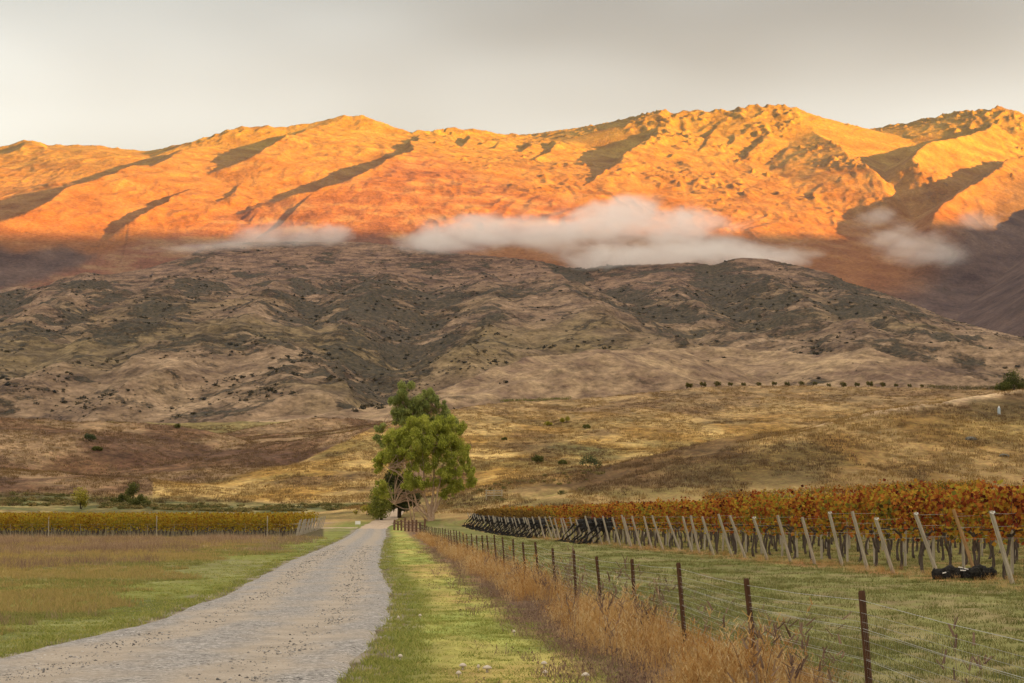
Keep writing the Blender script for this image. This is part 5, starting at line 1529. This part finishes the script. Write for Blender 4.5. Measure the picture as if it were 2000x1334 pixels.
def hilltop_vines():
    leaf = foliage_mat("dark_olive_vine_leaves", [(.1, (.05, .055, .018)), (.5, (.12, .11, .034)), (.95, (.22, .18, .06))], .3)
    bk = bpy.data.materials["dark_bark"]; kinds = []
    for i in range(3):
        r = random.Random(i); C = [(r.uniform(-.2, 1.2), r.uniform(-.3, .3), r.uniform(.7, 1.5)) for _ in range(7)]
        f = crown_mesh("hilltop_foliage", C, np.array([r.uniform(.35, .6) for _ in C]), 420, .3, .2, leaf, 60 + i, .1, .2)
        mb = MB(); mb.tube([(0, 0, -.3), (0, 0, 1.1)], [.08, .06], 5); kinds.append((f, mb.mesh("hilltop_trunk", bk)))
    spots = [1342, 1371, 1398, 1424, 1451, 1480, 1510, 1536, 1563, 1590, 1618, 1645, 1672, 1697, 1723, 1749, 1776, 1800]
    sc = {1342: 1.35, 1371: 1.2, 1398: 1.2, 1510: 1.0, 1645: 1.15, 1697: 1.2}
    r = random.Random(12)
    for i, px in enumerate(spots):
        Y = 872.0; ys = np.linspace(780, 940, 200); g = ground_h((px - 1000) / F * ys, ys, False); ang = (g - EYE) / ys; Y = float(ys[np.argmax(ang)]) + 1.5
        x = (px - 1000) / F * Y
        f, tk = kinds[i % 3]; root = empty("hilltop_vine", (x, Y, gz(x, Y) - .1), r.uniform(-.3, .3)); s = 1.2 * sc.get(px, r.uniform(.6, 1.05)); root.scale = (s * 1.15, s, s * 1.1)
        link_mesh("foliage", f, root); link_mesh("trunk", tk, root)
        tag(root, "first dark vine of the hilltop line, standing at its uphill end" if i == 0 else "small dark vine in the spaced line along the hilltop skyline", "grapevine", None if i == 0 else "vines along the hilltop skyline")
    # where the line closes up it reads as a hedge
    def hedge(px0, px1, h, label, stops, yl=(780, 940), n=2600, back=1.5):
        C = []; Rr = []; r2 = random.Random(int(px0)); base = None
        for k in range(46):
            px = px0 + (px1 - px0) * k / 45; ys = np.linspace(*yl, 160); g = ground_h((px - 1000) / F * ys, ys, False); Y = float(ys[np.argmax((g - EYE) / ys)]) + back; x = (px - 1000) / F * Y; z = gz(x, Y)
            if base is None: base = Vector((x, Y, z))
            hh = h * r2.uniform(.75, 1.1)
            C.append((x - base.x, Y - base.y, z - base.z + hh * .5)); Rr.append((.9 * h, .6 * h, hh * .52))
        root = empty("vine_hedge", tuple(base)); lf = foliage_mat("hedge_leaves_%d" % int(px0), stops, .3)
        link_mesh("foliage", crown_mesh("foliage", C, np.array(Rr), n, .34, .24, lf, int(px0), .1, .2), root)
        mb = MB()
        for c in C[::5]: mb.tube([(c[0], c[1], c[2] - h), (c[0], c[1], c[2])], [.07, .05], 4)
        m_ = mb.build("trunk", bk, root); m_["kind"] = "stuff"
        tag(root, label, "hedge")
    hedge(1812, 1952, 2.2, "dark vine hedge closing the hilltop line below the trees on the shoulder", [(.1, (.03, .036, .012)), (.5, (.075, .075, .022)), (.95, (.15, .13, .04))])
    hedge(982, 1112, 1.7, "low green vine strip on the skyline of the golden hill", [(.1, (.07, .085, .02)), (.5, (.14, .15, .035)), (.95, (.21, .20, .06))], (690, 860), 2000, 2.5)
    TR = [(.1, (.03, .045, .014)), (.5, (.08, .095, .026)), (.95, (.18, .18, .06))]
    for i, (px, w, h, lab) in enumerate(((1962, 3.2, 4.0, "low bushy tree leaning at the near end of the hill shoulder trees"), (1982, 3.4, 6.4, "tallest dark green tree at the frame edge on the hill shoulder"), (2000, 4.0, 5.0, "round dark tree cut by the frame edge on the hill shoulder"))):
        Y = 452 + 4 * i; bush("shoulder_tree", px, Y, w, h, TR, lab, "tree", "trees on the hill shoulder", 2600, .32, .18, 300 + i, None, .1)

make_fence()
NETM, WOOD, WOOD2, PALE = make_vineyard()
net_roll(NETM)
small_things(WOOD, WOOD2, PALE)
hilltop_vines()

# ------------------------------------------------------------------ low cloud on the mountain, haze in the valley air
def low_cloud(label, Y, lobes, depth, dens, seed, thr=.30):
    """A bank of mist: one closed hull whose volume is densest in its lobes and frays out at the edges. lobes: (px, py, rx px, ry px, dy m)."""
    k = Y / F
    P = [(Vector(at(px, py, Y + dy)), rx * k, ry * k) for px, py, rx, ry, dy in lobes]
    lo = Vector((min(p.x - 1.25 * a for p, a, b in P), Y - depth * 1.5 + min(l[4] for l in lobes), min(p.z - 1.3 * b for p, a, b in P)))
    hi = Vector((max(p.x + 1.25 * a for p, a, b in P), Y + depth * 1.5 + max(l[4] for l in lobes), max(p.z + 1.3 * b for p, a, b in P)))
    c = (lo + hi) / 2; d = hi - lo
    bm = bmesh.new(); bmesh.ops.create_cube(bm, size=1.0); bmesh.ops.bevel(bm, geom=bm.edges[:], offset=.12, segments=2, affect='EDGES')
    for v in bm.verts: v.co = Vector((v.co.x * d.x, v.co.y * d.y, v.co.z * d.z))
    me = bpy.data.meshes.new("low_cloud"); bm.to_mesh(me); bm.free()
    t = NT("mist"); co = t.new("ShaderNodeTexCoord").outputs["Object"]
    nz = t.noise(.013, 8, .62, co, (.8, .8, 1.5), dist=.5); nz2 = t.noise(.0042, 3, .5, co)
    acc = None
    for p, a, b in P:
        q = p - c
        mp = t.new("ShaderNodeMapping", vector_type='POINT'); mp.inputs["Location"].default_value = (-q.x / a, -q.y / depth, -q.z / b); mp.inputs["Scale"].default_value = (1 / a, 1 / depth, 1 / b)
        t.link(co, mp.inputs[0]); ln = t.new("ShaderNodeVectorMath", operation='LENGTH'); t.link(mp.outputs[0], ln.inputs[0])
        f = t.math('SUBTRACT', 1.0, ln.outputs["Value"]); acc = f if acc is None else t.math('SMOOTH_MAX', acc, f, .35)
    v = t.math('ADD', acc, t.math('MULTIPLY', t.math('SUBTRACT', nz, .5), 2.9)); v = t.math('ADD', v, t.math('MULTIPLY', t.math('SUBTRACT', nz2, .5), .9))
    mr = t.new("ShaderNodeMapRange", interpolation_type='SMOOTHSTEP'); mr.inputs["From Min"].default_value = thr - .22; mr.inputs["From Max"].default_value = thr + .62; mr.inputs["To Max"].default_value = dens
    t.link(v, mr.inputs["Value"])
    pv = t.new("ShaderNodeVolumePrincipled"); pv.inputs["Color"].default_value = (.99, .985, .98, 1); pv.inputs["Anisotropy"].default_value = .2
    t.link(mr.outputs[0], pv.inputs["Density"]); t.link(pv.outputs[0], t.out.inputs["Volume"])
    me.materials.append(t.m)
    o = link_mesh("low_cloud", me); o.location = c
    return tag(o, label, "cloud")

low_cloud("large bright bank of low cloud lying across the middle of the mountain face", 3990,
    [(1180,440,150,44,20),(1070,452,120,36,0),(940,452,130,30,0),(850,468,70,24,0),(1225,415,110,36,40),(1310,455,125,46,10),(1270,502,170,30,-110),(1410,492,110,22,-90),(1500,504,90,12,-120)], 130, .0105, 1, .10)
low_cloud("thin torn wisps of cloud, leftmost on the slope above the foothills", 4120,
    [(525,468,75,30,0),(585,470,60,20,0),(650,466,40,26,0),(370,494,110,14,0),(470,484,60,14,0)], 100, .0065, 2, .08)
low_cloud("ragged wisps of cloud in the shaded ravine near the frame edge", 4350,
    [(1712,428,46,22,0),(1740,460,50,24,0),(1780,480,55,30,0),(1835,498,60,30,0),(1900,430,44,20,30)], 100,   .0055, 3, .10)

def haze_box():
    lo = Vector((-9700, -9700, -8.5)); hi = Vector((11600, 9700, 1560)); mb = MB(); mb.box((lo + hi) / 2, hi - lo)
    t = NT("valley_haze"); pv = t.new("ShaderNodeVolumePrincipled"); pv.inputs["Color"].default_value = (.45, .58, 1.0, 1); pv.inputs["Density"].default_value = 7.0e-6; pv.inputs["Anisotropy"].default_value = .1
    t.link(pv.outputs[0], t.out.inputs["Volume"])
    tag(mb.build("haze", t.m), None, None, None, 'stuff')
haze_box()
